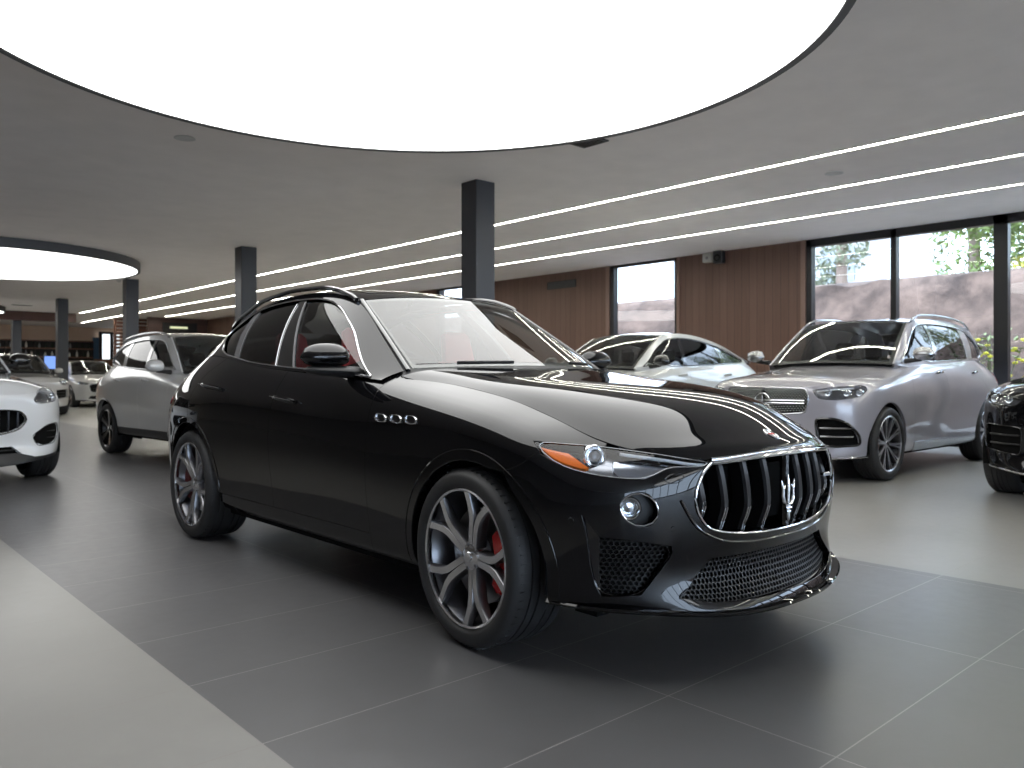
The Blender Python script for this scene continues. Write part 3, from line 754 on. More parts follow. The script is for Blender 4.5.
    rd += [C1(rr[0])]+rr[1:]+[C1(bsill(2.50)), bsill(2.1), C1(bsill(1.785))]+[B.yz(y, z, (11, 16)) for y, z in dgap[:-1][::-1]]
    rdp = panel(B, rd, bevel=.005, gap=.0022, skirt=.03, step=.035, nz=1)
    FD = sides(fdp, 'front_door', PAINT, root); RD = sides(rdp, 'rear_door', PAINT, root)
    # handles
    for k in (0, 1):
        for own, (a, b) in ((FD[k], (T['handle'][0], T['handle'][1])), (RD[k], (T['handle'][2], T['handle'][3]))):
            pa, pb = Vector(B.ev(*a[:2])), Vector(B.ev(*b[:2])); n = Vector(B.nrm((a[0]+b[0])/2, (a[1]+b[1])/2))
            pts = []
            for t in np.linspace(0, 1, 10): p = pa.lerp(pb, t)+n*(.006+.030*math.sin(PI*t)**.5); pts.append(p)
            hb = MB().tube(pts, [.011, .013]+[.0135]*6+[.013, .009], 10, sx=.6, up=(0, 0, 1))
            (hb.mirrored() if k == 0 else hb).build('door_handle', PAINT, own)
            hc2 = MB().tube([pa+n*.034+Vector((0, -.01, .0)), pa.lerp(pb, .5)+n*.046, pb+n*.036], .0022, 6)
            (hc2.mirrored() if k == 0 else hc2).build('handle_trim', M_CHROME, own)
    # ---- sill
    so = [C1(B.yz(.445, .262, (8, 11))), (B.yz(.757, .345, (8, 13))[0], B.yz(.757, .345, (8, 13))[1]), bsill(1.3), bsill(1.9), bsill(2.50), (B.yz(2.55, .262, (13, 17))[0], 0, 1)]
    so = [(B.yz(.757, .262, (8, 13))[0], 0, 1), (bsill(.757)[0], bsill(.757)[1]-.0, 1), bsill(1.3), bsill(1.9), C1(bsill(2.50)), (B.yz(2.53, .262, (13, 17))[0], 0, 1)]
    sides(panel(B, so, gap=.0015, skirt=.06, nz=1), 'side_sill', PAINT, root)
    # ---- rear quarter, bumper, tailgate
    ro = rr[0]
    qo = [(15.2, 8, 1), (16.5, 8), (18.6, 8, 1), (18.7, 6.2), (18.75, 4.2, 1), (17.5, 3.4)]
    qa = circ_yz(B, 3.0, .37, .430, 20, 97, 9, (13, 19.6), .417)
    qo += [C1(qa[0])]+qa[1:-1]+[C1(qa[-1]), B.yz(3.0, .84, (13, 18)), T['door'][4][:2], T['door'][5][:2], T['door'][6][:2]]
    QT = sides(panel(B, qo, gap=.0022, skirt=.035, nz=1), 'rear_quarter', PAINT, root)
    ral = strip_on(B, circ_yz(B, 3.0, .37, .470, -4, 186, 24, (13, 19.6), .455), .0026, off=.0, sx=1.4)
    for k in (0, 1): (ral.mirrored() if k == 0 else ral).build('arch_lip', PAINT, QT[k])
    rb = [(21, 0, 1), (17.2, 0, 1)]+[C1(B.yz(3.0+.452*math.cos(R(-8)), .375-.06, (16, 19.6)))]+[C1(qa[0]), (17.5, 3.4), (18.75, 4.2, 1), (20, 4.2), (21, 4.2, 1)]
    panel(B, rb, gap=.002, skirt=.03, weld='uN', nz=1).both().build('rear_bumper', PAINT, root)
    tg = [(21, 4.2, 1), (20, 4.2), (18.75, 4.2, 1), (18.7, 6.2), (18.6, 8, 1), (20, 8), (21, 8, 1)]
    tgo = panel(B, tg, gap=.002, skirt=.02, weld='uN', nz=1).both().build('tailgate', PAINT, root)
    for k in (0, 1):
        q = panel(B, [(17.6, 5.3, 1), (18.6, 5.6), (20.0, 5.7, 1), (20.0, 4.9, 1), (18.6, 4.8), (17.7, 4.9, 1)], off=.006, skirt=.02)
        (q.mirrored() if k == 0 else q).build('tail_lamp', M_TAIL, root)
    # ---- cabin side: frame with window opening
    gu = G.nu-1; gv = G.nv-1
    dl = [list(q) for q in T['dlo']]
    dl = [(q[0], max(q[1], .14)) for q in dl]
    dlo = [(.36, .22, 1)]+dl[1:9]+[(6.30, 2.2), (5.95, .55), (5.6, .24), dl[11], dl[12], dl[13], (1.2, .14)]
    fr_o = [(0, 0, 1), (2, 0), (5, 0), (gu, 0, 1), (gu, gv/2), (gu, gv, 1), (5, gv), (2, gv), (0, gv, 1)]
    frp = panel(G, fr_o, [dlo], gap=0.0, skirt=.0, hskirt=.022, step=.035, nz=1)
    frames = sides(frp, 'cabin_frame', PAINT, root)
    glass_o = [q for q in dlo]
    def cutline(poly, line, keep):
        """keep the part of the opening behind (+1) or ahead (-1) of a leaning line"""
        M_ = list(densify(np.array([G.m2(q[:2]) for q in poly]), .02)); a, b = (G.m2(q[:2]) for q in line); d = b-a
        sd = lambda p: (d[1]*(p[0]-a[0])-d[0]*(p[1]-a[1]))*keep*(1 if d[1] > 0 else -1); res = []
        for i in range(len(M_)):
            p, q = M_[i], M_[(i+1) % len(M_)]; sp_, sq_ = sd(p), sd(q)
            if sp_ >= 0: res.append(p)
            if (sp_ >= 0) != (sq_ >= 0): res.append(p+(q-p)*sp_/(sp_-sq_))
        uv = G.uv(np.array(res)); return [(q[0], q[1], 1) for q in uv]
    PL = T['pillars']; lA, lB, lC, lD = (PL[0], PL[1]), (PL[2], PL[3]), (PL[4], PL[5]), (PL[6], PL[7])
    sides(panel(G, cutline(dlo, lA, -1), off=-.012, gap=0, skirt=0, nz=0), 'side_window', glass_mat('front_side_glass', (.80, .83, .82)), root)
    sides(panel(G, cutline(cutline(dlo, lA, 1), lB, -1), off=-.004, gap=0, skirt=.01, nz=0), 'door_pillar', M_GLOSSBLK, root)
    sides(panel(G, cutline(cutline(dlo, lB, 1), lC, -1), off=-.012, gap=0, skirt=0, nz=0), 'side_window', M_TINT2, root)
    sides(panel(G, cutline(cutline(dlo, lC, 1), lD, -1), off=-.006, gap=0, skirt=.01, nz=0), 'window_divider', mat('divider_grey', (.08, .08, .085), .4), root)
    sides(panel(G, cutline(dlo, lD, 1), off=-.012, gap=0, skirt=0, nz=0), 'quarter_window', M_TINT2, root)
    sides(strip_on(G, [PL[2][:2], PL[3][:2]], .0045, off=-.001), 'window_moulding', M_SATIN, root)
    sides(strip_on(G, [PL[0][:2], PL[1][:2]], .007, off=-.004), 'window_frame', mat('divider_grey', (.08, .08, .085), .4), root)
    cr = [q[:2] for q in dlo]
    sides(strip_on(G, cr, .0052, off=.001, closed=True, sx=1.2), 'window_surround', M_CHROME, root)
    # ---- windscreen, roof, rails
    Wd = S['ws']; wu, wv = Wd.nu-1, Wd.nv-1
    def full(surf, rows=(0, 1), cols=(0, 1), nu=24, nv=20, off=0., n=None):
        U = np.linspace(rows[0]*(surf.nu-1), rows[1]*(surf.nu-1), nu); V = np.linspace(cols[0]*(surf.nv-1), surf.nv-1, nv)
        uu, vv = np.meshgrid(U, V, indexing='ij'); P = surf.ev(uu, vv); N = surf.nrm(uu, vv); P[:, -1, 0] = 0; N[:, -1, 0] = 0
        P = P+N*off
        g = [[tuple(p) for p in r_] for r_ in P]; nn = [[tuple(p) for p in r_] for r_ in N]
        return MB().grid(g, n=nn).both()
    full(Wd, (0.02, .985), (.055, 1), 30, 20, .001).build('windscreen', glass_mat('windscreen_glass', (.80, .84, .82), 2.25), root)
    # black ceramic border below the glass edge
    bd = MB()
    for (r0, r1, c0, c1) in ((.0, .06, 0, 1), (.95, 1, 0, 1)):
        bd.merge(full(Wd, (r0, r1), (c0, 1), 4, 20, -.003))
    U = np.linspace(0, wu, 30); V = np.linspace(0, .075*wv, 4); uu, vv = np.meshgrid(U, V, indexing='ij'); P = Wd.ev(uu, vv)-Wd.nrm(uu, vv)*.003
    bd.merge(MB().grid([[tuple(p) for p in r_] for r_ in P], n=[[tuple(p) for p in r_] for r_ in Wd.nrm(uu, vv)]).both())
    bd.build('windscreen_border', M_BLACK, root)
    apil = strip_on(Wd, [(0, .12), (1, .12), (2, .12), (wu, .12)], .010, off=.001, sx=1.5)
    sides(apil, 'windscreen_pillar_trim', M_GLOSSBLK, root)
    Rf = S['roof']; full(Rf, (0, 1), (0, 1), 40, 20).build('roof', PAINT, root)
    full(Rf, (.10, .55), (.25, 1), 20, 14, .002).build('glass_roof', M_GLOSSBLK, root)
    for sg in (-1, 1):
        pts = []; st = GHS[2:8]
        P = [Vector((sg*(g[1][0]+.012), g[1][1], g[1][2])) for g in GHS[2:8]]
        crv = []
        n = 44
        for i in range(n+1):
            t = i/n*4.6+.02; k = min(int(t), 4); q = P[k].lerp(P[k+1], t-k); crv.append(q)
        for _ in range(6):
            crv = [crv[0]]+[(crv[i-1]+crv[i]*2+crv[i+1])/4 for i in range(1, n)]+[crv[-1]]
        rl = [q+Vector((0, 0, .030*min(1, min(i, n-i)/5)**.6+.004)) for i, q in enumerate(crv)]
        MB().tube(rl, [.012]+[.0145]*(n-1)+[.012], 10, sx=1.1).build('roof_rail', M_GLOSSBLK, root)
    # rear window and spoiler
    a, b = GHS[7], GHS[9]
    rg = MB(); T_ = crown([a[1], lerp(a[1], b[1], .4), b[1], (.42, 3.80, 1.15)], [(0, 3.40, 1.47), (0, 3.60, 1.40), (0, 3.72, 1.29), (0, 3.80, 1.15)], 6, 2, 2.2)
    rs = Surf(T_, 1); full(rs, (0, 1), (0, 1), 14, 14).build('rear_window', M_GLOSSBLK, root)
    # ---- cowl and wipers
    cowl_strip(Hs, Wd).build('cowl', M_BLACK, root)
    sides(base_shelf(B, Hs, GHS[0][1], G), 'pillar_base', PAINT, root)
    for x0, x1, dy in ((-.66, -.02, 0), (.08, .66, 0)):
        pts = [];
        for t in np.linspace(0, 1, 12):
            x = x0+(x1-x0)*t; k = (abs(x)/.72)**2; y = .50+.28*k+.055; z = 1.158-.012*k+.012
            pts.append((x, y, z))
        wp = MB().tube(pts, .007, 6).tube([(p[0], p[1]-.004, p[2]+.010) for p in pts[3:9]], .006, 6)
        wp.build('wiper', M_BLACK, root)
    # ---- mirrors
    for sg in (-1, 1):
        # housing: lofted egg, flat rear face
        ring = []; cx, cy, cz = 1.005, 1.07, 1.195
        for t in np.linspace(0, 1, 12):
            x = cx-.135+.27*t; h = .078*(1-abs(2*t-1)**2.6)**.5+.002; h *= (1.0-.12*t); d = .085*(1-abs(2*t-1)**3)**.5+.002
            ring.append([(sg*x, cy+.02+d*.75*math.cos(a)*(1.25 if math.cos(a) < 0 else .25), cz+h*math.sin(a)*(1 if math.sin(a) > 0 else .62)) for a in np.linspace(0, 2*PI, 24, endpoint=False)])
        mm = MB().grid(ring, closev=True)
        mo = mm.build('door_mirror', PAINT, root, fix=True, angle=60)
        ring = []
        for t in np.linspace(0, 1, 12):
            x = .82+.31*t; h = .026*(1-(t)**4)**.5+.003; d = .055*(1-t**5)**.5+.006
            ring.append([(sg*x, cy+.0+d*math.cos(a), 1.135-.012*(1-t)+h*math.sin(a)) for a in np.linspace(0, 2*PI, 18, endpoint=False)])
        MB().grid(ring, closev=True).build('mirror_arm', M_BLACK, mo, fix=True)
    # ---- wheels
    rt = R(71-180)
    for sg in (-1, 1):
        make_wheel(root, .968, .030, .364, .275, .284, sg, 'y', R(180-71), [mat('machined_rim', (.72, .72, .74), .27, 1), mat('anthracite_rim', (.22, .22, .235), .3, .9)], M_RED, PI, steer=R(-3.5))
        make_wheel(root, .978, 3.0, .366, .29, .286, sg, 'y', R(180-52), [MATS['machined_rim'], MATS['anthracite_rim']], mat('rear_caliper', (.10, .01, .01), .4), 0)
    # ---- liners, floor pan, interior
    ub = MB()
    ub.box((-.80, -.55, .22), (.80, -.44, .60)); ub.box((-.62, -.45, .24), (.62, .46, .62)); ub.box((-.88, .46, .22), (.88, 2.54, .34)); ub.box((-.62, 2.5, .24), (.62, 3.5, .65)); ub.box((-.8, 3.45, .3), (.8, 3.75, .9))
    ub.box((-.7, -.45, .6), (.7, .45, .80)); ub.box((-.72, .4, .3), (.72, .62, .95))
    ub.build('underbody', M_VOID, root)
    for sg in (-1, 1):
        for yc, rr_ in ((0, .415), (3.0, .43)):
            l = MB(); ring = []
            for a in np.linspace(-.2, PI+.2, 26): ring.append([(sg*x, yc+rr_*math.cos(a), .375+rr_*.96*math.sin(a)) for x in (.62, .93)])
            l.grid(ring); l.add([(sg*.62, yc-.45, .2), (sg*.62, yc+.45, .2), (sg*.62, yc+.45, .8), (sg*.62, yc-.45, .8)], [(0, 1, 2, 3)])
            l.build('wheel_arch_liner', M_VOID, root)
    sh = [(11.2, .4, 1), (16.0, .8, 1), (16.0, 5, 1), (15.4, 7, 1), (11.3, 7.6, 1)]
    sides(panel(B, [(10.9, .3, 1), (15.0, .3, 1), (15.2, 7.8, 1), (11, 7.9, 1)], off=-.034, skirt=0, nz=0), 'inner_panel', M_VOID, root)
    seat_leather = mat('red_leather', (.42, .012, .022), .42); dash = mat('dash_black', (.012, .012, .013), .5)
    MB().prism([(.66, .90), (.70, 1.08), (.80, 1.125), (1.02, 1.08), (1.10, .95), (1.05, .70), (.66, .70)], -.66, .66, axis=0).build('dashboard', dash, root)
    MB().lathe([(.0001, .0), (.05, .0), (.05, .05)], 16, axis=1, M=Matrix.Translation((.38, 1.16, .93))).merge(MB().tube([(.38+.185*math.cos(a), 1.18+.05*math.sin(a), .95+.18*math.sin(a)) for a in np.linspace(0, 2*PI, 32, endpoint=False)], .014, 8, closed=True)).build('steering_wheel', dash, root)
    MB().box((-.84, .6, .33), (.84, 3.5, .40)).build('cabin_floor', M_VOID, root)
    for sx_ in (-.38, .38):
        for y0, hb in ((1.55, 1.0), (2.45, 1.0)):
            b = MB()
            def pad_(z0, z1, y_a, y_b, w0, w1, th):
                rg = []
                for t in np.linspace(0, 1, 9):
                    z = z0+(z1-z0)*t; y = y_a+(y_b-y_a)*t; w = (w0+(w1-w0)*t)*(1-.25*max(0, (t-.85)/.15)**2); th_ = th*(1-.5*max(0, (t-.9)/.1))
                    rg.append([(sx_+w*math.copysign(abs(math.cos(a))**.6, math.cos(a)), y+th_*math.copysign(abs(math.sin(a))**.8, math.sin(a))-.03*abs(math.cos(a))**3, z) for a in np.linspace(0, 2*PI, 20, endpoint=False)])
                b.grid(rg, closev=True); o = len(b.v); b.f.append(tuple(range(o-20, o))); b.mi.append(0)
            pad_(.62, 1.20, y0+.10, y0+.24, .25, .21, .07)
            b.box((sx_-.25, y0-.36, .52), (sx_+.25, y0+.14, .68), bev=.05)
            s_o = b.build('seat', seat_leather, root, fix=True)
            b = MB(); pad_(1.19, 1.40, y0+.235, y0+.28, .13, .105, .05); b.build('headrest', seat_leather, s_o, fix=True)
    return root

def base_shelf(B, Hs, top, G):
    """closes the corner between wing, bonnet and windscreen pillar"""
    g = []
    tp = np.array(top); h = Hs.ev(Hs.nu-1.05, .0)
    for t in np.linspace(0, 1, 14):
        a = B.ev(10.4+1.9*t, 8.)-np.array([0, 0, .004])
        q = (h+(tp-h)*min(1, t/.55)) if t < .55 else tp+(G.ev(.8, 2.)-tp)*((t-.55)/.45)
        q = q-np.array([.006, 0, .004]); g.append([tuple(a), tuple(a*.5+q*.5), tuple(q), tuple(q-np.array([.05, 0, .03]))])
    return MB().grid(g)
def cowl_strip(Hs, Wd):
    """filler between the bonnet's rear edge and the windscreen"""
    g = []
    for f in np.linspace(0, 1, 16):
        a = Hs.ev(Hs.nu-1.15-0*f, f*(Hs.nv-1)); b = Wd.ev(.06, f*(Wd.nv-1)); a = a-np.array([0, .0, .012]); b = b-np.array([0, 0, .006])
        if f == 1: a[0] = b[0] = 0
        g.append([tuple(a), tuple((a+b)/2-np.array([0, 0, .006])), tuple(b), tuple(b+np.array([0, .05, -.03]))])
    return MB().grid(g).both()
def panel_mid(surf, outline, step=.03):
    """half panel whose last column lies on x=0 (open there)"""
    p = panel(surf, outline, gap=.0, skirt=0, step=step, nz=1)
    V = np.array(p.v); k = np.abs(V[:, 0]) < 3e-3; V[k, 0] = 0; p.v = [tuple(q) for q in V]
    N = np.array(p.n); N[k, 0] = 0; p.n = [tuple(q) for q in N]
    # edge turned down along the free border
    ol = loop_prep(surf, outline, step, 0, 1, 1); uv = surf.uv(ol); P = surf.ev(uv[:, 0], uv[:, 1]); n0 = surf.nrm(uv[:, 0], uv[:, 1])
    t = np.roll(P, -1, 0)-np.roll(P, 1, 0); out = np.cross(t, n0); out /= np.maximum(np.linalg.norm(out, axis=1, keepdims=True), 1e-9)
    c = P.mean(0); 
    if np.sum((P-c)*out) < 0: out = -out
    on = np.abs(P[:, 0]) < 3e-3; n = len(P); r1 = P-n0*.002+out*.0005; r2 = r1-n0*.02
    v = np.concatenate([P, r1, r2]); nn = np.concatenate([n0, out, out]); v[np.concatenate([on]*3), 0] = 0
    f = []
    for i in range(n):
        j = (i+1) % n
        if on[i] and on[j]: continue
        f += [(i, j, n+j, n+i), (n+i, n+j, 2*n+j, 2*n+i)]
    if f:
        q = f[1]; fn = np.cross(v[q[1]]-v[q[0]], v[q[2]]-v[q[0]])
        if fn @ nn[q[0]] < 0: f = [t_[::-1] for t_ in f]
    p.add([tuple(q) for q in v], f, [tuple(q) for q in nn]); return p
# ------------------------------------------------------------------ the other cars
def sheet(surf, rows=(0, 1), cols=(0, 1), nu=24, nv=16, off=0., both=True):
    U = np.linspace(rows[0]*(surf.nu-1), rows[1]*(surf.nu-1), nu); V = np.linspace(cols[0]*(surf.nv-1), cols[1]*(surf.nv-1), nv)
    uu, vv = np.meshgrid(U, V, indexing='ij'); P = surf.ev(uu, vv); N = surf.nrm(uu, vv)
    if cols[1] == 1 and both: P[:, -1, 0] = 0; N[:, -1, 0] = 0
    P = P+N*off
    m = MB().grid([[tuple(p) for p in r_] for r_ in P], n=[[tuple(p) for p in r_] for r_ in N])
    return m.both() if both else m
def clip_uv(surf, poly, u0, u1):
    M_ = densify(np.array([surf.m2(q[:2]) for q in poly]), .02); res = list(surf.uv(M_))
    for ge, val in ((True, u0), (False, u1)):
        src = res; res = []; n = len(src)
        for i in range(n):
            a, b = src[i], src[(i+1) % n]; ina = (a[0] >= val) == ge or a[0] == val; inb = (b[0] >= val) == ge or b[0] == val
            if ina: res.append(a)
            if ina != inb: t = (val-a[0])/(b[0]-a[0]); res.append(a+(b-a)*t)
    return [(q[0], q[1], 1) for q in res]
def warp(sp):
    ty, tz = zip(*sp['top']); out = []
    for row in LEV:
        z0, z8 = row[0][2], row[8][2]; zt = float(np.interp(row[8][1], ty, tz)); zb = sp['sill']+(z0-.255)
        r = []
        for k, (x, y, z) in enumerate(row):
            yy = float(np.interp(y, [-.885, -.345, 3.3, 3.94], [-sp['fo'], -.35, sp['wb']+.3, sp['wb']+sp['ro']]))
            if 0 < y < 3: yy = y*sp['wb']/3.0
            elif 3 <= y <= 3.3: yy = y-3+sp['wb']
            f = (z-z0)/(z8-z0); zz = zb+f*(zt-zb)
            xx = x*sp['hw']/.98
            sq = sp.get('square', 0)
            if y < -.3 and x > .4: yy -= sq*max(0, 1-abs(x-.72)/.3)
            if 'cutx' in sp and k == 8 and -.5 < y < .6: xx = sp['cutx']*xx/.72
            r.append((xx, yy, zz))
        out.append(r)
    return out
def build_car(sp):
    W = warp(sp); B = Surf(W, 1, True); kx = sp['hw']/.98
    hc = []
    hy = sp['hoody']      # centre line y of bonnet rows
    for i, u in enumerate(range(2, 12)):
        p = B.ev(u, 8.); hc.append((0, hy[i], float(B.ev(u, 8.)[2])+sp['crown'][i]))
    hc[0] = (0, float(B.ev(0, 8.)[1]), float(B.ev(0, 8.)[2]))
    gh = []
    for yb, top in zip(sp['ghb'], sp['ght']):
        p = B.ev(*B.inv((yb, 9.), (1, 2), (9, 19))) if 0 else None
        us = np.linspace(9, 21, 481); L = B.ev(us, us*0+8.); i = int(np.argmin(abs(L[:, 1]-yb))); b = L[i]
        gh.append(((float(b[0])*sp.get('gin', 1.0), yb, float(b[2])-.012), top))
    S = surfaces(W, hc, gh, sp['wsc'], sp['roofc'], sp.get('bow', .03), hpz=3.2); B = S['band']; G = S['side']; Hs = S['hood']
    root = empty('car', (*sp['O'], 0), R(sp['rz'])); tag(root, sp['label'], 'car', None)
    P = sp['paint']; r = sp['r']; ra = sp['arch']; wb = sp['wb']; C1 = lambda p: (p[0], p[1], 1)
    yz = lambda y, z, ur=(6.0, 19): B.yz(y, z, ur)
    arch = circ_yz(B, 0, r, ra, -12, 192, 18, (4, 11)); rarch = circ_yz(B, wb, r, ra, -12, 192, 18, (12.5, 20))
    lowz = sp['sill']+.11
    # nose and front wings, with openings for lamps and grille
    face = sp['face']; X = lambda pts: [(B.xz(q[0], q[1], (0, 8))+((1,) if len(q) > 2 else ())) for q in pts]
    holes = {k: X(v) for k, v in face.items() if k not in ('grille', 'lower')}
    d0, d1, d2 = sp['doors']; zs = sp['sill']+.10
    u_d0 = yz(d0, B.ev(11, 8)[2]-.03)[0]
    gr = X(face['grille']); gr[0] = (0, gr[0][1], 1); gr[-1] = (0, gr[-1][1], 1)
    lo = X(face['lower']); lo[0] = (0, lo[0][1], 1); lo[-1] = (0, lo[-1][1], 1)
    out = [(0, 0, 1), (3, 0), (6, 0), (yz(-ra*.99, B.ev(6, 0)[2], (4, 8))[0], 0, 1)]+[C1(arch[-1])]+arch[::-1][1:-1]+[C1(arch[0]), (yz(ra*.99, B.ev(9, 0)[2], (8, 12))[0], 0, 1)]
    out += [(yz(d0, B.ev(11, 0)[2], (9, 13))[0], 0, 1), yz(d0, .6), yz(d0, .85), (u_d0, 8, 1), (9, 8), (7, 8), (5, 8), (4, 8), (3, 8), (2, 8, 1), (1, 8), (0, 8, 1)]+gr+lo
    hl = [h for k, h in holes.items()]
    body = panel(B, out, hl, gap=.002, skirt=.03, hskirt=.04, step=.045, weld='u0', nz=1, hgap=0).both().build('front_body', P, root)
    # doors, sill, rear body
    st = lambda y: yz(y, zs+.0)
    ud1 = yz(d1, 1.0)[0]
    top = lambda y: (float(np.interp(y, [float(q) for q in B.ev(np.arange(9., 20.), np.arange(9., 20.)*0+8)[:, 1]], np.arange(9., 20.))), 8.)
    fd = [(u_d0, 8, 1), top((d0+d1)/2), C1(top(d1)), yz(d1+.03, .9), yz(d1+.03, .7), C1(st(d1)), st((d0+d1)/2), C1(st(d0)), yz(d0, .6), yz(d0, .85)]
    rr = circ_yz(B, wb, r, ra+.02, 88, 180, 8, (12.5, 20))
    ytop = d2
    rd = [C1(top(d1)), C1(top(ytop)), yz(ytop+.06, B.ev(15.5, 7)[2]-.10), C1(rr[0])]+rr[1:]+[C1(st(wb-ra-.02)), st((d1+wb-ra)/2), C1(st(d1)), yz(d1+.03, .7), yz(d1+.03, .9)]
    FD = sides(panel(B, fd, gap=.003, skirt=.03, step=.05, nz=1), 'front_door', P, root); RD = sides(panel(B, rd, gap=.003, skirt=.03, step=.05, nz=1), 'rear_door', P, root)
    for k in (0, 1):
        for own, yh in ((FD[k], d1-.16), (RD[k], ytop-.10)):
            uv0 = yz(yh-.10, sp['handz']); uv1 = yz(yh+.10, sp['handz']+.01); pa, pb = Vector(B.ev(*uv0)), Vector(B.ev(*uv1)); n = Vector(B.nrm(*uv0))
            hb = MB().tube([pa.lerp(pb, t)+n*(.004+.030*math.sin(PI*t)**.5) for t in np.linspace(0, 1, 8)], [.010]+[.0135]*6+[.010], 8, sx=.6)
            (hb.mirrored() if k == 0 else hb).build('door_handle', sp.get('handm', P), own)
    so = [(yz(ra+.01, B.ev(9, 0)[2], (8, 12))[0], 0, 1), (yz(ra+.01, zs)[0], st(d0)[1], 1), st(d0), st(1.5), C1(st(wb-ra-.02)), (yz(wb-ra-.01, B.ev(14, 0)[2], (12, 17))[0], 0, 1)]
    so = [(yz(d0, B.ev(11, 0)[2], (9, 13))[0], 0, 1), C1(st(d0)), st(1.5), C1(st(wb-ra-.02)), (yz(wb-ra-.01, B.ev(14, 0)[2], (12, 17))[0], 0, 1)]
    sides(panel(B, so, gap=.001, skirt=.06, nz=1, off=.004), 'side_sill', sp.get('sillm', P), root)
    if sp.get('clad'):
        for cc in ((0, (4, 11)), (wb, (12.5, 20))):
            ring = [B.ev(*q) for q in circ_yz(B, cc[0], r, ra+.028, -10, 190, 22, cc[1])]
            ring2 = [B.ev(*q) for q in circ_yz(B, cc[0], r, ra-.002, -10, 190, 22, cc[1])]
            g = [[tuple(b_+np.array([.001, 0, 0])), tuple((a_+b_)/2+np.array([.014, 0, 0])), tuple(a_+np.array([.001, 0, 0]))] for a_, b_ in zip(ring, ring2)]
            m = MB().grid(g); sides(m, 'arch_cladding', M_BLACK, root)
    ru = rd
    rq = [C1(top(ytop)), (17, 8), (19, 8), (20, 8), (21, 8, 1), (21, 0, 1), (20, 0), (19, 0), (yz(wb+ra*.99, B.ev(17, 0)[2], (15, 20))[0], 0, 1)]
    ra2 = circ_yz(B, wb, r, ra+.0, -12, 88, 9, (12.5, 20))
    rq += [C1(ra2[0])]+ra2[1:-1]+[C1(rr[0]), yz(ytop+.06, B.ev(15.5, 7)[2]-.10)]
    panel(B, rq, gap=.002, skirt=.03, weld='uN', step=.05, nz=1).both().build('rear_body', P, root)
    sides(panel(B, [(17.8, 5.2, 1), (19.2, 5.4, 1), (19.2, 6.2, 1), (17.8, 6.4, 1)], off=.006, skirt=.02), 'tail_lamp', M_TAIL, root)
    # bonnet
    e = Hs.nu-1; ev_ = Hs.nv-1
    panel_mid(Hs, [(0., 0, 1), (2.2, 0), (4.5, 0), (7, 0), (8.8, 0, 1), (e-.02, .8), (e, 2.), (e, ev_, 1), (0, ev_, 1), (0, ev_*.5)], .045).both().build('bonnet', P, root)
    # grille and lower opening
    gb = panel(B, gr, off=-.06, skirt=0, weld='u0', nz=1).both().build('grille', M_VOID, root)
    sp['grillef'](B, gr, gb, sp)
    lw = panel(B, lo, off=-.05, skirt=0, weld='u0', nz=1).both().build('lower_grille', M_VOID, root)
    for fz in (.33, .66):
        z0_, z1_ = face['lower'][-1][1], face['lower'][0][1]; zz = z0_+(z1_-z0_)*fz; xm = max(q[0] for q in face['lower'])*.9
        MB().tube([tuple(B.ev(*B.xz(x, zz, (0, 8)))+np.array([0, .03, 0])) for x in np.linspace(0.001, xm, 10)], .008, 6).both().build('lower_grille_bar', M_BLACK, lw)
    for s_ in (0, 1):
        f = (lambda q: q.mirrored()) if s_ == 0 else (lambda q: q)
        for k, h in holes.items():
            if k == 'lamp':
                o = f(panel(B, h, off=-.045, skirt=0)).build('headlamp', mat('lamp_housing', (.10, .10, .11), .3, .6), root)
                f(panel(B, h, off=-.002, skirt=.03, gap=.002)).build('headlamp_lens', M_LENS, o)
                f(strip_on(B, [q[:2] for q in h], .0035, off=-.002, closed=True)).build('headlamp_rim', M_GLOSSBLK, o)
                uvs = np.array([q[:2] for q in h]); c0 = uvs.mean(0); ext = (uvs[:, 0].max()-uvs[:, 0].min())
                for dx in sp.get('units', (-.22, .12)):
                    q = (c0[0]+dx*ext, c0[1]); c = Vector(B.ev(*q)); d = Vector((.15, -.98, 0)).normalized(); Mq = Matrix.Translation(c-d*.035) @ d.to_track_quat('Z', 'Y').to_matrix().to_4x4()
                    f(MB().lathe([(.001, .016), (.016, .014), (.024, .006), (.026, .012), (.032, .014), (.036, 0), (.038, -.02)], 24, axis=2, M=Mq)).build('projector', mat('lamp_projector', (.75, .78, .82), .1, .85), o, fix=True)
                dr = sp.get('drl')
                if dr: f(strip_on(B, [B.xz(a, b, (0, 8)) for a, b in dr], .007, off=-.010)).build('daytime_light_strip', mat('drl_white', (.85, .87, .9), .2), o)
            else:
                o = f(panel(B, h, off=sp.get('intoff', -.035), skirt=0)).build('side_intake', M_VOID, body)
                f(strip_on(B, [q[:2] for q in h], sp.get('intr', .006), off=.0, closed=True)).build('intake_frame', sp.get('intm', M_GLOSSBLK), o)
                zc = [B.ev(*q[:2]) for q in h]; xs = [p[0] for p in zc]; zz = [p[2] for p in zc]
                for t in (.35, .65):
                    z = min(zz)+(max(zz)-min(zz))*t; a, b = min(xs)+.03, max(xs)-.05
                    if b-a > .05: f(MB().tube([tuple(B.ev(*B.xz(x, z, (0, 8)))+np.array([0, .02, 0])) for x in np.linspace(a, b, 6)], .009, 6)).build('intake_slat', sp.get('slatm', M_BLACK), o)
    if sp.get('skirt'):
        panel(B, [(0, 0, 1), (3, 0), (6.6, 0, 1), (6.6, .8, 1), (5, .7), (3.4, .6), (2.6, .8, 1), (1.9, 1.4, 1), (0, 1.4, 1)], [], off=.004, gap=0, skirt=.02, weld='u0', nz=0).both().build('lower_valance', M_BLACK, body)
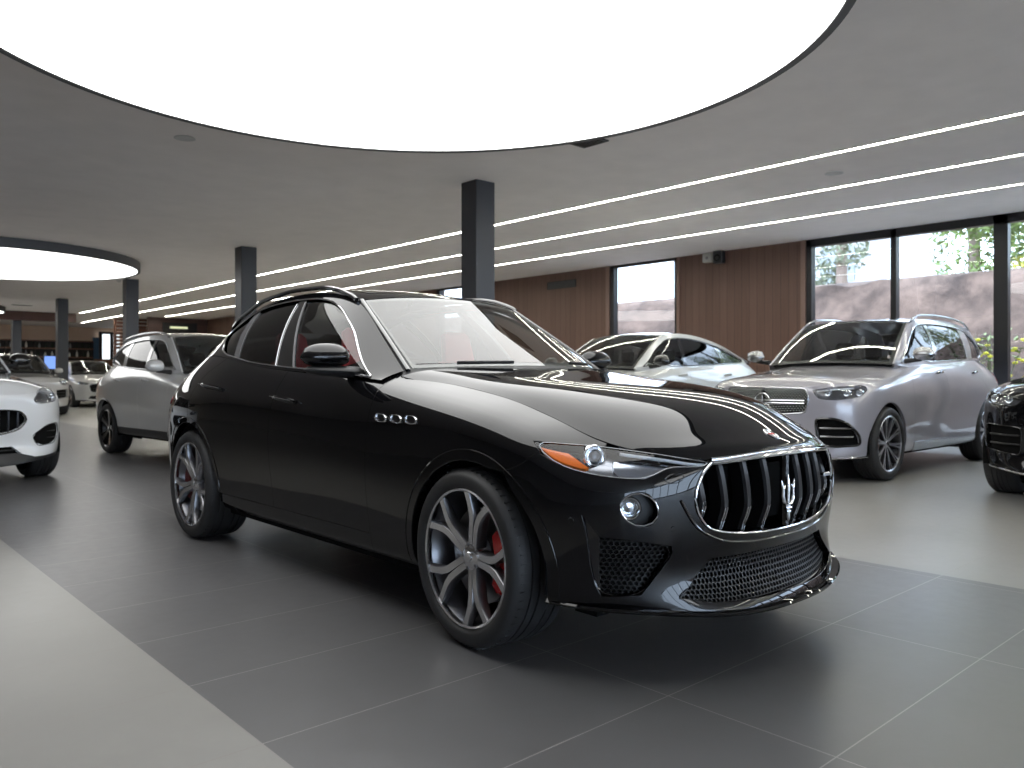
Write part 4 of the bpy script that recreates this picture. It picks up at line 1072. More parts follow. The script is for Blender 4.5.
    if sp.get('lip'):
        us = np.linspace(0, 6.2, 40); Pp = B.ev(us, us*0+.15)
        MB().tube([tuple(p) for p in Pp], .011, 8).both().build('bumper_lip', sp['lip'], body)
    # cabin
    gu, gv = G.nu-1, G.nv-1
    dl = [G.yz(y, z) for y, z in sp['dlo']]; dl = [(q[0], max(.12, q[1]), 1) if i in sp.get('dlc', (0,)) else (q[0], max(.12, q[1])) for i, q in enumerate(dl)]
    sides(panel(G, [(0, 0, 1), (2, 0), (5, 0), (gu, 0, 1), (gu, gv/2), (gu, gv, 1), (5, gv), (2, gv), (0, gv, 1)], [dl], gap=0, skirt=0, hskirt=.02, step=.04, nz=1), 'cabin_frame', P, root)
    p1, p2 = sp['pillars']
    sides(panel(G, clip_uv(G, dl, 0, p1[0]), off=-.010, gap=0, skirt=0, nz=0), 'side_window', sp.get('fglass', M_MIDTINT), root)
    sides(panel(G, clip_uv(G, dl, p1[0], p1[1]), off=-.005, gap=0, skirt=.01, nz=0), 'door_pillar', M_GLOSSBLK, root)
    sides(panel(G, clip_uv(G, dl, p1[1], p2[0]), off=-.010, gap=0, skirt=0, nz=0), 'side_window', M_TINT, root)
    sides(panel(G, clip_uv(G, dl, p2[0], p2[1]), off=-.005, gap=0, skirt=.01, nz=0), 'door_pillar', sp.get('pillm', M_GLOSSBLK), root)
    if p2[1] < gu-1: sides(panel(G, clip_uv(G, dl, p2[1], gu), off=-.010, gap=0, skirt=0, nz=0), 'quarter_window', M_TINT, root)
    sides(strip_on(G, [q[:2] for q in dl], .006, off=.001, closed=True, sx=1.2), 'window_surround', sp.get('trim', M_GLOSSBLK), root)
    Wd = S['ws']; sheet(Wd, (.02, .985), (.05, 1), 24, 16, .001).build('windscreen', M_GLASS, root)
    bd = MB()
    for r0, r1, c0 in ((0, .05, 0), (.94, 1, 0)): bd.merge(sheet(Wd, (r0, r1), (c0, 1), 3, 16, -.003))
    bd.merge(sheet(Wd, (0, 1), (0, .08), 20, 3, -.003, False).both()); bd.build('windscreen_border', M_BLACK, root)
    sides(strip_on(Wd, [(0, .08), (1, .08), (2, .08), (Wd.nu-1, .08)], .010, off=.001, sx=1.5), 'windscreen_pillar_trim', P, root)
    Rf = S['roof']; sheet(Rf, (0, 1), (0, 1), 30, 16).build('roof', sp.get('roofm', P), root)
    if sp.get('panroof'): sheet(Rf, (.08, .6), (.22, 1), 16, 12, .002).build('glass_roof', M_GLOSSBLK, root)
    nr = len(sp['roofc']); a = gh[1+nr][1]; bl = gh[-1]; us = np.linspace(19, 21, 3)
    e0 = [gh[1+nr][1], lerp(gh[1+nr][1], bl[1], .5), bl[1], tuple(B.ev(19.6, 7.9))]; c0 = sp['rearc']
    rs = Surf(crown(e0, c0, 6, 2, 2.2), 1); sheet(rs, (0, 1), (0, 1), 12, 12).build('rear_window', M_GLOSSBLK, root)
    if sp.get('rails'):
        for sg in (-1, 1):
            Pp = [Vector((sg*(g[1][0]+.005), g[1][1], g[1][2])) for g in gh[2:2+nr]]; n = 36; crv = []
            for i in range(n+1):
                t = i/n*(nr-1.35)+.1; k = min(int(t), nr-2); crv.append(Pp[k].lerp(Pp[k+1], t-k))
            for _ in range(5): crv = [crv[0]]+[(crv[i-1]+crv[i]*2+crv[i+1])/4 for i in range(1, n)]+[crv[-1]]
            rl = [q+Vector((0, 0, sp['rails'][1]*min(1, min(i, n-i)/4)**.6+.002)) for i, q in enumerate(crv)]
            MB().tube(rl, .014, 8, sx=1.1).build('roof_rail', sp['rails'][0], root)
    # cowl
    cowl_strip(Hs, Wd).build('cowl', M_BLACK, root)
    sides(base_shelf(B, Hs, gh[0][1], G), 'pillar_base', P, root)
    # mirrors
    mx, my, mz = sp['mirror']
    for sg in (-1, 1):
        ring = []
        for t in np.linspace(0, 1, 10):
            x = mx-.12+.24*t; h = .085*(1-abs(2*t-1)**2.6)**.5+.002; d = .085*(1-abs(2*t-1)**3)**.5+.002
            ring.append([(sg*x, my+.02+d*.75*math.cos(a)*(1.25 if math.cos(a) < 0 else .25), mz+h*math.sin(a)*(1 if math.sin(a) > 0 else .75)) for a in np.linspace(0, 2*PI, 20, endpoint=False)])
        mo = MB().grid(ring, closev=True).build('door_mirror', sp.get('mirm', P), root, fix=True, angle=60)
        MB().tube([(sg*(mx-.20), my+.02, mz-.07), (sg*(mx-.02), my+.01, mz-.055)], [.03, .02], 8).build('mirror_arm', M_BLACK, mo)
    for sg in (-1, 1):
        for yw in (0, wb):
            make_wheel(root, .962*kx, yw, r, .25, sp['rim'], sg, sp['wheel'], R(100), sp['wmats'], sp.get('cal'), PI if yw == 0 else 0, detail=sp.get('wdet', True))
    ub = MB(); zb = sp['sill']
    ub.box((-.78, -.5, zb), (.78, -.44, zb+.3)); ub.box((-.6, -.46, zb), (.6, .46, .62)); ub.box((-.86*kx, .46, zb-.03), (.86*kx, wb-.45, zb+.08)); ub.box((-.6, wb-.5, zb), (.6, wb+.5, .65)); ub.box((-.75, wb+.44, zb+.05), (.75, wb+.7, .9)); ub.box((-.7, .42, .3), (.7, .6, .95)); ub.box((-.66, -.44, .6), (.66, .42, .78))
    ub.build('underbody', M_VOID, root)
    for sg in (-1, 1):
        for yc in (0, wb):
            l = MB(); ring = [[(sg*x, yc+(ra+.005)*math.cos(a), r+(ra+.005)*math.sin(a)) for x in (.60*kx, .94*kx)] for a in np.linspace(-.2, PI+.2, 22)]
            l.grid(ring); l.add([(sg*.6*kx, yc-ra, .2), (sg*.6*kx, yc+ra, .2), (sg*.6*kx, yc+ra, .8), (sg*.6*kx, yc-ra, .8)], [(0, 1, 2, 3)]); l.build('wheel_arch_liner', M_VOID, root)
    sides(panel(B, [(10.9, .3, 1), (14.6, .3, 1), (15.0, 7.8, 1), (11, 7.9, 1)], off=-.034, skirt=0, nz=0), 'inner_panel', M_VOID, root)
    # interior
    zt = float(B.ev(11, 8)[2]); dk = mat('dash_black', (.012, .012, .013), .5); lt = sp.get('seatm', mat('dark_leather', (.03, .028, .027), .5))
    MB().prism([(.52, zt-.22), (.60, zt-.03), (.80, zt+.02), (1.0, zt-.05), (1.08, zt-.3), (.6, zt-.4)], -.78*kx, .78*kx, axis=0).build('dashboard', dk, root)
    MB().box((-.84*kx, .6, zb+.08), (.84*kx, wb+.5, zb+.14)).build('cabin_floor', M_VOID, root)
    MB().tube([(.38+.18*math.cos(a), 1.16+.05*math.sin(a), zt-.12+.17*math.sin(a)) for a in np.linspace(0, 2*PI, 24, endpoint=False)], .014, 6, closed=True).build('steering_wheel', dk, root)
    for sx_ in (-.38, .38):
        for y0 in (1.5, 2.35):
            b = MB(); b.prism([(y0-.35, .48), (y0+.15, .48), (y0+.34, zt+.12), (y0+.24, zt+.12), (y0+.06, .68), (y0-.35, .66)], sx_-.25, sx_+.25, axis=0)
            s_o = b.build('seat', lt, root); MB().box((sx_-.12, y0+.27, zt+.13), (sx_+.12, y0+.36, zt+.33), bev=.04).build('headrest', lt, s_o)
    return root

def grille_diamond(B, gr, gb, sp):
    """dark grille with a lattice of small bright studs, a wide bar and a round badge"""
    poly = loop_prep(B, gr, .03, .008, 1, 1); lo, hi = poly.min(0), poly.max(0); lat = MB(); C = []
    dx, dy = .030, .024; row = 0; y = lo[1]
    while y < hi[1]:
        x = lo[0]+(dx/2 if row % 2 else 0)
        while x < hi[0]: C.append((x, y)); x += dx
        y += dy; row += 1
    C = np.array(C); C = C[inpoly(C, poly)]; uv = B.uv(C); P = B.ev(uv[:, 0], uv[:, 1]); N = B.nrm(uv[:, 0], uv[:, 1])
    for p, n in zip(P, N):
        c = Vector(p)-Vector(n)*.018; nn = Vector(n); t = Vector((1, 0, 0)); t = (t-nn*t.dot(nn)).normalized(); u = nn.cross(t)
        lat.add([c+t*.0085, c+u*.006, c-t*.0085, c-u*.006, c+nn*.004], [(0, 1, 4), (1, 2, 4), (2, 3, 4), (3, 0, 4)])
    sides(lat, 'stud_lattice', mat('lattice_metal', (.85, .88, .82), .5, .4), gb)
    zz = sp['barz']; xm = sp['barx']
    br = MB()
    for k in (-.014, .014): br.tube([tuple(B.ev(*B.xz(x, zz+k, (0, 8)))+np.array([0, .004, 0])) for x in np.linspace(.001, xm, 12)], .0085, 8)
    br.both().build('grille_crossbar', M_CHROME, gb)
    yb = float(B.ev(0, 5.5)[1])-.004; st = MB().tube([(.088*math.cos(a), yb, zz+.088*math.sin(a)) for a in np.linspace(0, 2*PI, 40, endpoint=False)], .008, 8, closed=True, up=(0, 1, 0))
    for k in range(3):
        a = PI/2+k*2*PI/3; st.tube([(0, yb-.004, zz), (.082*math.cos(a), yb, zz+.082*math.sin(a))], [.013, .003], 6, up=(0, 1, 0))
    st.build('star_badge', M_CHROME, gb)
    strip_on(B, [q[:2] for q in gr], .009, off=.0).both().build('grille_frame', M_SATIN, gb)
def grille_bars(B, gr, gb, sp):
    strip_on(B, [q[:2] for q in gr], .008, off=.0).both().build('grille_frame', sp.get('gfm', M_GLOSSBLK), gb)
    poly = loop_prep(B, gr, .02, .006, 1, 1); uv = B.uv(poly); g = B.ev(uv[:, 0], uv[:, 1])
    for x in np.arange(.055, g[:, 0].max()-.02, .088):
        zs = []
        for i in range(len(g)):
            a, b = g[i], g[(i+1) % len(g)]
            if (a[0]-x)*(b[0]-x) <= 0 and abs(a[0]-b[0]) > 1e-9: zs.append(a[2]+(b[2]-a[2])*(x-a[0])/(b[0]-a[0]))
        if len(zs) < 2 or max(zs)-min(zs) < .05: continue
        pts = [tuple(B.ev(*B.xz(x, z, (0, 8)))+np.array([0, .015, 0])) for z in np.linspace(min(zs), max(zs), 6)]
        m = MB().tube(pts, .009, 8, up=(0, 1, 0)); sides(m, 'grille_bar', M_DARKMET, gb)
    yb = float(B.ev(0, 5)[1])-.003; zc = sum(p[2] for p in g)/len(g)
    t = MB().tube([(0, yb, zc-.09), (0, yb, zc+.09)], [.008, .004], 6, up=(0, 1, 0))
    for s_ in (-1, 1): t.tube([(0, yb, zc-.05), (s_*.03, yb, zc-.03), (s_*.034, yb, zc+.03), (s_*.045, yb, zc+.07)], [.007, .008, .006, .002], 6, up=(0, 1, 0))
    t.build('grille_emblem', M_CHROME, gb)
def grille_mesh(B, gr, gb, sp):
    strip_on(B, [q[:2] for q in gr], .006, off=.0).both().build('grille_frame', M_GLOSSBLK, gb)
    zs = [B.ev(*q[:2])[2] for q in gr]; xs = [B.ev(*q[:2])[0] for q in gr]
    for z in np.linspace(min(zs), max(zs), 5)[1:-1]:
        MB().tube([tuple(B.ev(*B.xz(x, z, (0, 8)))+np.array([0, .012, 0])) for x in np.linspace(.001, max(xs)*.92, 10)], .007, 6).both().build('grille_bar', M_BLACK, gb)

CH = [0, .012, .026, .036, .04, .04, .038, .036, .033, .03]
HY = [-.80, -.79, -.74, -.65, -.52, -.33, -.10, .12, .32, .50]
def cars():
    grey = mat('grey_metallic_paint', (.38, .37, .41), .28, .15, coat=1, coatr=.02); white = mat('white_paint', (.78, .79, .80), .3, coat=1, coatr=.02); silver = mat('silver_paint', (.74, .75, .75), .26, .15, coat=1, coatr=.02)
    pearl = mat('pearl_white_paint', (.62, .63, .62), .3, .1, coat=1, coatr=.02); wh2 = mat('grey_white_paint', (.55, .55, .55), .3, .1, coat=1, coatr=.02)
    wm = [mat('bright_rim', (.55, .56, .58), .2, 1), M_DARKMET]; bm = [M_GLOSSBLK, M_GLOSSBLK]
    suv_gh = dict(ghb=[.58, .82, 1.10, 1.55, 2.05, 2.50, 2.90, 3.25, 3.52, 3.66])
    # grey SUV, right
    build_car(dict(label='light grey SUV with a studded grille and roof rails, parked by the big windows', paint=grey, O=(8.56, 4.53), rz=-90, wb=2.995, fo=.88, ro=1.0, hw=.985, sill=.27, square=.05,
        top=[(-.80, .985), (-.5, 1.035), (0, 1.105), (.5, 1.17), (.77, 1.20), (1.2, 1.225), (2.2, 1.27), (3.0, 1.305), (3.5, 1.29), (3.75, 1.26)], hoody=HY, crown=CH, **suv_gh,
        ght=[(.77, .60, 1.225), (.715, .92, 1.49), (.655, 1.27, 1.735), (.645, 1.65, 1.785), (.64, 2.10, 1.80), (.635, 2.60, 1.79), (.62, 3.05, 1.76), (.60, 3.45, 1.70), (.60, 3.66, 1.58), (.64, 3.80, 1.42)],
        wsc=[(0, .36, 1.255), (0, .64, 1.45), (0, .94, 1.64), (0, 1.20, 1.775)], roofc=[(0, 1.20, 1.775), (0, 1.65, 1.82), (0, 2.1, 1.83), (0, 2.6, 1.82), (0, 3.07, 1.79), (0, 3.50, 1.72)], rearc=[(0, 3.5, 1.72), (0, 3.72, 1.58), (0, 3.86, 1.40), (0, 3.90, 1.28)],
        dlo=[(.70, 1.245), (.98, 1.47), (1.24, 1.645), (1.42, 1.705), (2.0, 1.735), (2.7, 1.715), (3.10, 1.655), (3.38, 1.48), (3.42, 1.35), (3.2, 1.325), (2.2, 1.295), (1.3, 1.262)], dlc=(0, 7), pillars=((2.92, 3.12), (5.35, 5.95)), pillm=grey, trim=M_CHROME,
        doors=(.66, 1.62, 2.66), handz=1.13, handm=M_CHROME, mirror=(1.03, .70, 1.335), mirm=M_SATIN, sillm=M_SATIN, fglass=M_MIDTINT,
        r=.388, rim=.292, arch=.435, wheel='multi', wmats=[mat('grey_rim', (.72, .73, .76), .32, 1), M_DARKMET], rails=(M_SATIN, .05), lip=M_CHROME, roofm=grey, panroof=True,
        face=dict(grille=[(0, .975, 1), (.25, .975), (.445, .97, 1), (.485, .86), (.45, .72, 1), (.2, .70), (0, .70, 1)], lower=[(0, .60, 1), (.40, .60, 1), (.46, .42, 1), (0, .40, 1)],
                  lamp=[(.51, .955, 1), (.66, .985), (.84, 1.01, 1), (.90, .985), (.885, .895, 1), (.74, .855), (.57, .865, 1)], intake=[(.55, .665, 1), (.72, .67), (.82, .62, 1), (.885, .50), (.89, .40, 1), (.72, .38), (.56, .40, 1)]),
        intr=.013, slatm=M_SATIN, drl=[(.56, .945), (.68, .965), (.82, .98)], grillef=grille_diamond, barz=.83, barx=.44, units=(-.28, 0, .24), cal=mat('bronze_caliper', (.30, .12, .08), .3, .6)))
    # light coupe-SUV behind the black car
    build_car(dict(label='pale silver coupe-roofed SUV mostly hidden behind the bonnet of the black SUV', paint=pearl, O=(7.75, 7.55), rz=-90, wb=2.90, fo=.88, ro=1.0, hw=.975, sill=.27,
        top=[(-.80, .97), (-.5, 1.02), (0, 1.08), (.5, 1.14), (.77, 1.165), (1.2, 1.19), (2.2, 1.23), (3.0, 1.27), (3.5, 1.28), (3.75, 1.25)], hoody=HY, crown=CH, **suv_gh,
        ght=[(.76, .60, 1.19), (.70, .95, 1.44), (.64, 1.32, 1.655), (.63, 1.65, 1.70), (.62, 2.05, 1.69), (.61, 2.45, 1.64), (.60, 2.85, 1.56), (.585, 3.15, 1.475), (.58, 3.45, 1.385), (.60, 3.68, 1.30)],
        wsc=[(0, .36, 1.22), (0, .66, 1.41), (0, .98, 1.58), (0, 1.26, 1.695)], roofc=[(0, 1.26, 1.695), (0, 1.65, 1.735), (0, 2.05, 1.725), (0, 2.45, 1.68), (0, 2.88, 1.60), (0, 3.2, 1.51)], rearc=[(0, 3.2, 1.51), (0, 3.5, 1.41), (0, 3.76, 1.31), (0, 3.86, 1.25)],
        dlo=[(.72, 1.21), (1.02, 1.43), (1.28, 1.575), (1.48, 1.625), (1.9, 1.63), (2.4, 1.575), (2.9, 1.465), (3.25, 1.345), (3.2, 1.305), (2.9, 1.29), (2.2, 1.255), (1.3, 1.225)], dlc=(0, 7), pillars=((2.95, 3.10), (5.1, 5.4)), pillm=M_GLOSSBLK,
        doors=(.66, 1.60, 2.62), handz=1.10, mirror=(1.03, .80, 1.29), mirm=M_GLOSSBLK, r=.38, rim=.285, arch=.43, wheel='five', wmats=wm, trim=M_GLOSSBLK, wdet=False,
        face=dict(grille=[(0, .93, 1), (.30, .93), (.42, .90, 1), (.47, .80), (.38, .68, 1), (0, .66, 1)], lower=[(0, .55, 1), (.40, .55, 1), (.46, .42, 1), (0, .40, 1)], lamp=[(.52, .93, 1), (.66, .955), (.86, .985, 1), (.885, .90, 1), (.60, .87, 1)]),
        grillef=grille_diamond, barz=.80, barx=.42))
    # silver SUV, left of the black one
    build_car(dict(label='silver SUV with black wheels behind the tail of the black SUV', paint=silver, O=(4.41, 9.68), rz=3, wb=2.70, fo=.86, ro=.92, hw=.935, sill=.30, square=.04,
        top=[(-.80, .92), (-.5, .97), (0, 1.03), (.5, 1.09), (.77, 1.12), (1.2, 1.14), (2.2, 1.19), (3.0, 1.235), (3.5, 1.23), (3.75, 1.2)], hoody=HY, crown=CH, ghb=[.55, .78, 1.05, 1.45, 1.90, 2.30, 2.70, 3.0, 3.28, 3.42],
        ght=[(.74, .57, 1.145), (.68, .88, 1.39), (.615, 1.20, 1.60), (.605, 1.55, 1.65), (.60, 1.95, 1.66), (.59, 2.40, 1.645), (.58, 2.80, 1.61), (.565, 3.10, 1.55), (.56, 3.32, 1.44), (.59, 3.45, 1.32)],
        wsc=[(0, .36, 1.175), (0, .62, 1.36), (0, .90, 1.53), (0, 1.14, 1.64)], roofc=[(0, 1.14, 1.64), (0, 1.55, 1.69), (0, 1.95, 1.70), (0, 2.4, 1.685), (0, 2.83, 1.65), (0, 3.15, 1.585)], rearc=[(0, 3.15, 1.585), (0, 3.36, 1.45), (0, 3.5, 1.30), (0, 3.54, 1.2)],
        dlo=[(.68, 1.165), (.95, 1.37), (1.20, 1.52), (1.38, 1.57), (1.9, 1.595), (2.4, 1.575), (2.75, 1.53), (3.08, 1.36), (3.05, 1.265), (2.8, 1.245), (2.2, 1.215), (1.3, 1.175)], dlc=(0, 7), pillars=((2.95, 3.18), (5.0, 5.3)), pillm=silver, trim=M_SATIN,
        doors=(.60, 1.50, 2.40), handz=1.03, mirror=(.99, .74, 1.215), r=.352, rim=.262, arch=.40, wheel='five', wmats=[M_GLOSSBLK, mat('black_rim', (.02, .02, .02), .3, .5)], clad=True, sillm=M_BLACK, rails=(M_SATIN, .03),
        face=dict(grille=[(0, .88, 1), (.28, .88), (.40, .86, 1), (.42, .76), (.36, .68, 1), (0, .66, 1)], lower=[(0, .52, 1), (.42, .52, 1), (.50, .40, 1), (0, .38, 1)], lamp=[(.48, .88, 1), (.64, .905), (.82, .92, 1), (.85, .85, 1), (.58, .80, 1)]), grillef=grille_bars))
    # white SUV at the left edge
    build_car(dict(label='white SUV with a black oval slatted grille at the left edge of the photo', paint=white, O=(1.20, 9.98), rz=6, wb=2.90, fo=.90, ro=.95, hw=.965, sill=.27, square=.02,
        top=[(-.80, .915), (-.5, .975), (0, 1.045), (.5, 1.10), (.77, 1.12), (1.2, 1.13), (2.2, 1.18), (3.0, 1.24), (3.5, 1.23), (3.75, 1.2)], hoody=HY, crown=[0, .05, .08, .085, .08, .075, .065, .055, .045, .03], **suv_gh,
        ght=[(.75, .60, 1.14), (.69, .93, 1.37), (.62, 1.27, 1.58), (.61, 1.65, 1.64), (.60, 2.10, 1.645), (.59, 2.55, 1.61), (.57, 2.95, 1.54), (.55, 3.30, 1.45), (.54, 3.55, 1.36), (.57, 3.70, 1.27)],
        wsc=[(0, .36, 1.17), (0, .66, 1.34), (0, .96, 1.50), (0, 1.21, 1.62)], roofc=[(0, 1.21, 1.62), (0, 1.65, 1.675), (0, 2.1, 1.68), (0, 2.55, 1.65), (0, 2.98, 1.58), (0, 3.35, 1.49)], rearc=[(0, 3.35, 1.49), (0, 3.6, 1.37), (0, 3.78, 1.26), (0, 3.84, 1.2)],
        dlo=[(.72, 1.155), (1.0, 1.35), (1.26, 1.495), (1.45, 1.56), (2.0, 1.58), (2.5, 1.545), (2.95, 1.46), (3.25, 1.33), (3.2, 1.28), (2.9, 1.25), (2.2, 1.20), (1.3, 1.165)], dlc=(0, 7), pillars=((2.95, 3.15), (5.2, 5.4)), trim=M_GLOSSBLK,
        doors=(.66, 1.60, 2.60), handz=1.02, mirror=(.955, .95, 1.28), mirm=M_GLOSSBLK, r=.37, rim=.28, arch=.42, wheel='y', wmats=wm, sillm=M_BLACK, skirt=True,
        face=dict(grille=[(0, .765, 1), (.28, .765), (.44, .745), (.50, .66), (.42, .565), (.22, .52), (0, .515, 1)], lower=[(0, .40, 1), (.36, .40, 1), (.50, .29, 1), (0, .285, 1)],
                  lamp=[(.55, .87), (.60, .96), (.72, .99), (.83, .965), (.86, .88), (.81, .835), (.58, .815)], intake=[(.54, .50), (.70, .60), (.84, .61), (.86, .48), (.80, .40), (.60, .385)]), grillef=grille_bars, intr=.004, intm=M_BLACK, intoff=-.008, units=(.1,)))
    # white SUV farther back
    build_car(dict(label='white SUV with a black roof seen behind the mirror of the nearest white SUV', paint=wh2, O=(4.83, 25.2), rz=3, wb=2.90, fo=.88, ro=1.0, hw=.985, sill=.27, square=.03,
        top=[(-.80, .92), (-.5, 1.0), (0, 1.06), (.5, 1.12), (.77, 1.14), (1.2, 1.16), (2.2, 1.2), (3.0, 1.24), (3.5, 1.23), (3.75, 1.2)], hoody=HY, crown=CH, **suv_gh,
        ght=[(.76, .60, 1.17), (.70, .93, 1.42), (.63, 1.27, 1.63), (.62, 1.65, 1.69), (.61, 2.10, 1.70), (.60, 2.55, 1.67), (.58, 2.95, 1.61), (.56, 3.30, 1.52), (.55, 3.55, 1.42), (.58, 3.70, 1.30)],
        wsc=[(0, .36, 1.2), (0, .66, 1.38), (0, .96, 1.55), (0, 1.21, 1.67)], roofc=[(0, 1.21, 1.67), (0, 1.65, 1.72), (0, 2.1, 1.73), (0, 2.55, 1.70), (0, 2.98, 1.65), (0, 3.35, 1.56)], rearc=[(0, 3.35, 1.56), (0, 3.6, 1.42), (0, 3.78, 1.28), (0, 3.84, 1.2)],
        dlo=[(.72, 1.185), (1.0, 1.40), (1.26, 1.545), (1.45, 1.61), (2.0, 1.63), (2.5, 1.60), (2.95, 1.52), (3.25, 1.38), (3.2, 1.30), (2.9, 1.28), (2.2, 1.23), (1.3, 1.195)], dlc=(0, 7), pillars=((2.95, 3.15), (5.2, 5.4)), trim=M_GLOSSBLK,
        doors=(.66, 1.60, 2.60), handz=1.05, mirror=(1.03, .82, 1.23), r=.38, rim=.28, arch=.43, wheel='five', wmats=wm, roofm=M_GLOSSBLK, wdet=False,
        face=dict(grille=[(0, .68, 1), (.40, .68, 1), (.46, .56), (.40, .48, 1), (0, .47, 1)], lower=[(0, .40, 1), (.36, .40, 1), (.44, .32, 1), (0, .31, 1)],
                  lamp=[(.58, .96), (.64, 1.0), (.80, 1.0), (.86, .93), (.80, .84), (.62, .84)], intake=[(.52, .70, 1), (.84, .72, 1), (.86, .50, 1), (.54, .46, 1)]), grillef=grille_mesh, intr=.005))
    # pale car with a closed dark nose, farthest back
    build_car(dict(label='pale car with a closed black nose panel, farthest back beside the silver SUV', paint=wh2, O=(8.1, 30.6), rz=2, wb=2.90, fo=.88, ro=.95, hw=.965, sill=.25, square=.0,
        top=[(-.80, .86), (-.5, .94), (0, 1.02), (.5, 1.09), (.77, 1.12), (1.2, 1.13), (2.2, 1.17), (3.0, 1.2), (3.5, 1.2), (3.75, 1.17)], hoody=HY, crown=CH, **suv_gh,
        ght=[(.75, .60, 1.15), (.69, .93, 1.38), (.62, 1.27, 1.56), (.61, 1.65, 1.61), (.60, 2.10, 1.61), (.59, 2.55, 1.57), (.57, 2.95, 1.50), (.55, 3.30, 1.42), (.54, 3.55, 1.33), (.57, 3.70, 1.23)],
        wsc=[(0, .36, 1.18), (0, .66, 1.34), (0, .96, 1.48), (0, 1.21, 1.60)], roofc=[(0, 1.21, 1.60), (0, 1.65, 1.64), (0, 2.1, 1.64), (0, 2.55, 1.60), (0, 2.98, 1.54), (0, 3.35, 1.46)], rearc=[(0, 3.35, 1.46), (0, 3.6, 1.34), (0, 3.78, 1.22), (0, 3.84, 1.17)],
        dlo=[(.72, 1.165), (1.0, 1.35), (1.26, 1.48), (1.45, 1.53), (2.0, 1.545), (2.5, 1.51), (2.95, 1.43), (3.25, 1.31), (3.2, 1.255), (2.9, 1.235), (2.2, 1.20), (1.3, 1.17)], dlc=(0, 7), pillars=((2.95, 3.15), (5.2, 5.4)), trim=M_GLOSSBLK,
        doors=(.66, 1.60, 2.60), handz=1.02, mirror=(1.02, .82, 1.20), r=.37, rim=.28, arch=.42, wheel='five', wmats=wm, roofm=M_GLOSSBLK, wdet=False, lip=M_BLACK,
        face=dict(grille=[(0, .80, 1), (.42, .80, 1), (.56, .77), (.50, .54, 1), (0, .50, 1)], lower=[(0, .40, 1), (.50, .40, 1), (.60, .30, 1), (0, .29, 1)], lamp=[(.58, .84, 1), (.80, .90, 1), (.86, .86), (.80, .80, 1), (.60, .78, 1)]), grillef=grille_mesh))
    # black car at the right edge
    build_car(dict(label='glossy black SUV, only its front corner showing at the right edge of the photo', paint=PAINT, O=(8.58, 1.62), rz=-90, wb=2.95, fo=.90, ro=1.0, hw=.975, sill=.30, square=.03,
        top=[(-.80, .94), (-.5, 1.0), (0, 1.08), (.5, 1.15), (.77, 1.17), (1.2, 1.18), (2.2, 1.22), (3.0, 1.26), (3.5, 1.25), (3.75, 1.22)], hoody=HY, crown=CH, **suv_gh,
        ght=[(.76, .60, 1.195), (.70, .93, 1.45), (.64, 1.27, 1.68), (.63, 1.65, 1.74), (.62, 2.10, 1.75), (.61, 2.55, 1.73), (.60, 2.95, 1.68), (.58, 3.30, 1.60), (.57, 3.55, 1.48), (.60, 3.70, 1.34)],
        wsc=[(0, .36, 1.23), (0, .66, 1.41), (0, .96, 1.59), (0, 1.21, 1.72)], roofc=[(0, 1.21, 1.72), (0, 1.65, 1.77), (0, 2.1, 1.78), (0, 2.55, 1.76), (0, 2.98, 1.71), (0, 3.35, 1.63)], rearc=[(0, 3.35, 1.63), (0, 3.6, 1.48), (0, 3.78, 1.33), (0, 3.84, 1.22)],
        dlo=[(.72, 1.215), (1.0, 1.43), (1.26, 1.59), (1.45, 1.655), (2.0, 1.68), (2.5, 1.66), (2.95, 1.58), (3.25, 1.43), (3.2, 1.33), (2.9, 1.30), (2.2, 1.26), (1.3, 1.22)], dlc=(0, 7), pillars=((2.95, 3.15), (5.2, 5.4)), trim=M_CHROME,
        doors=(.66, 1.60, 2.60), handz=1.08, mirror=(.95, 1.22, 1.22), r=.385, rim=.285, arch=.43, wheel='five', wmats=wm, lip=M_CHROME,
        face=dict(grille=[(0, .90, 1), (.35, .90, 1), (.42, .76), (.36, .62, 1), (0, .60, 1)], lower=[(0, .50, 1), (.38, .50, 1), (.46, .40, 1), (0, .38, 1)],
                  lamp=[(.50, .90, 1), (.66, .94), (.86, .97, 1), (.88, .88, 1), (.58, .84, 1)], intake=[(.52, .66, 1), (.86, .68, 1), (.87, .46, 1), (.54, .42, 1)]), grillef=grille_mesh, intr=.005))
# ------------------------------------------------------------------ the showroom
HC = 3.5
def node_mat(name):
    m = bpy.data.materials.new(name); m.use_nodes = True; MATS[name] = m; return m, m.node_tree, m.node_tree.nodes['Principled BSDF']
def mth(nt, op, a, b=None, c=None):
    n = nt.nodes.new('ShaderNodeMath'); n.operation = op
    for i, v in enumerate((a, b, c)):
        if v is None: continue
        if isinstance(v, (int, float)): n.inputs[i].default_value = v
        else: nt.links.new(v, n.inputs[i])
    return n.outputs[0]
def mixc(nt, f, a, b):
    n = nt.nodes.new('ShaderNodeMix'); n.data_type = 'RGBA'
    for s_, v in (('Factor', f), ('A', a), ('B', b)):
        if isinstance(v, tuple): n.inputs[s_].default_value = (*v, 1)
        elif isinstance(v, (int, float)): n.inputs[s_].default_value = v
        else: nt.links.new(v, n.inputs[s_])
    return n.outputs['Result']
def noise(nt, vec, scale, detail=3, rough=.5):
    n = nt.nodes.new('ShaderNodeTexNoise'); n.inputs['Scale'].default_value = scale; n.inputs['Detail'].default_value = detail; n.inputs['Roughness'].default_value = rough
    nt.links.new(vec, n.inputs['Vector']); return n.outputs['Fac']
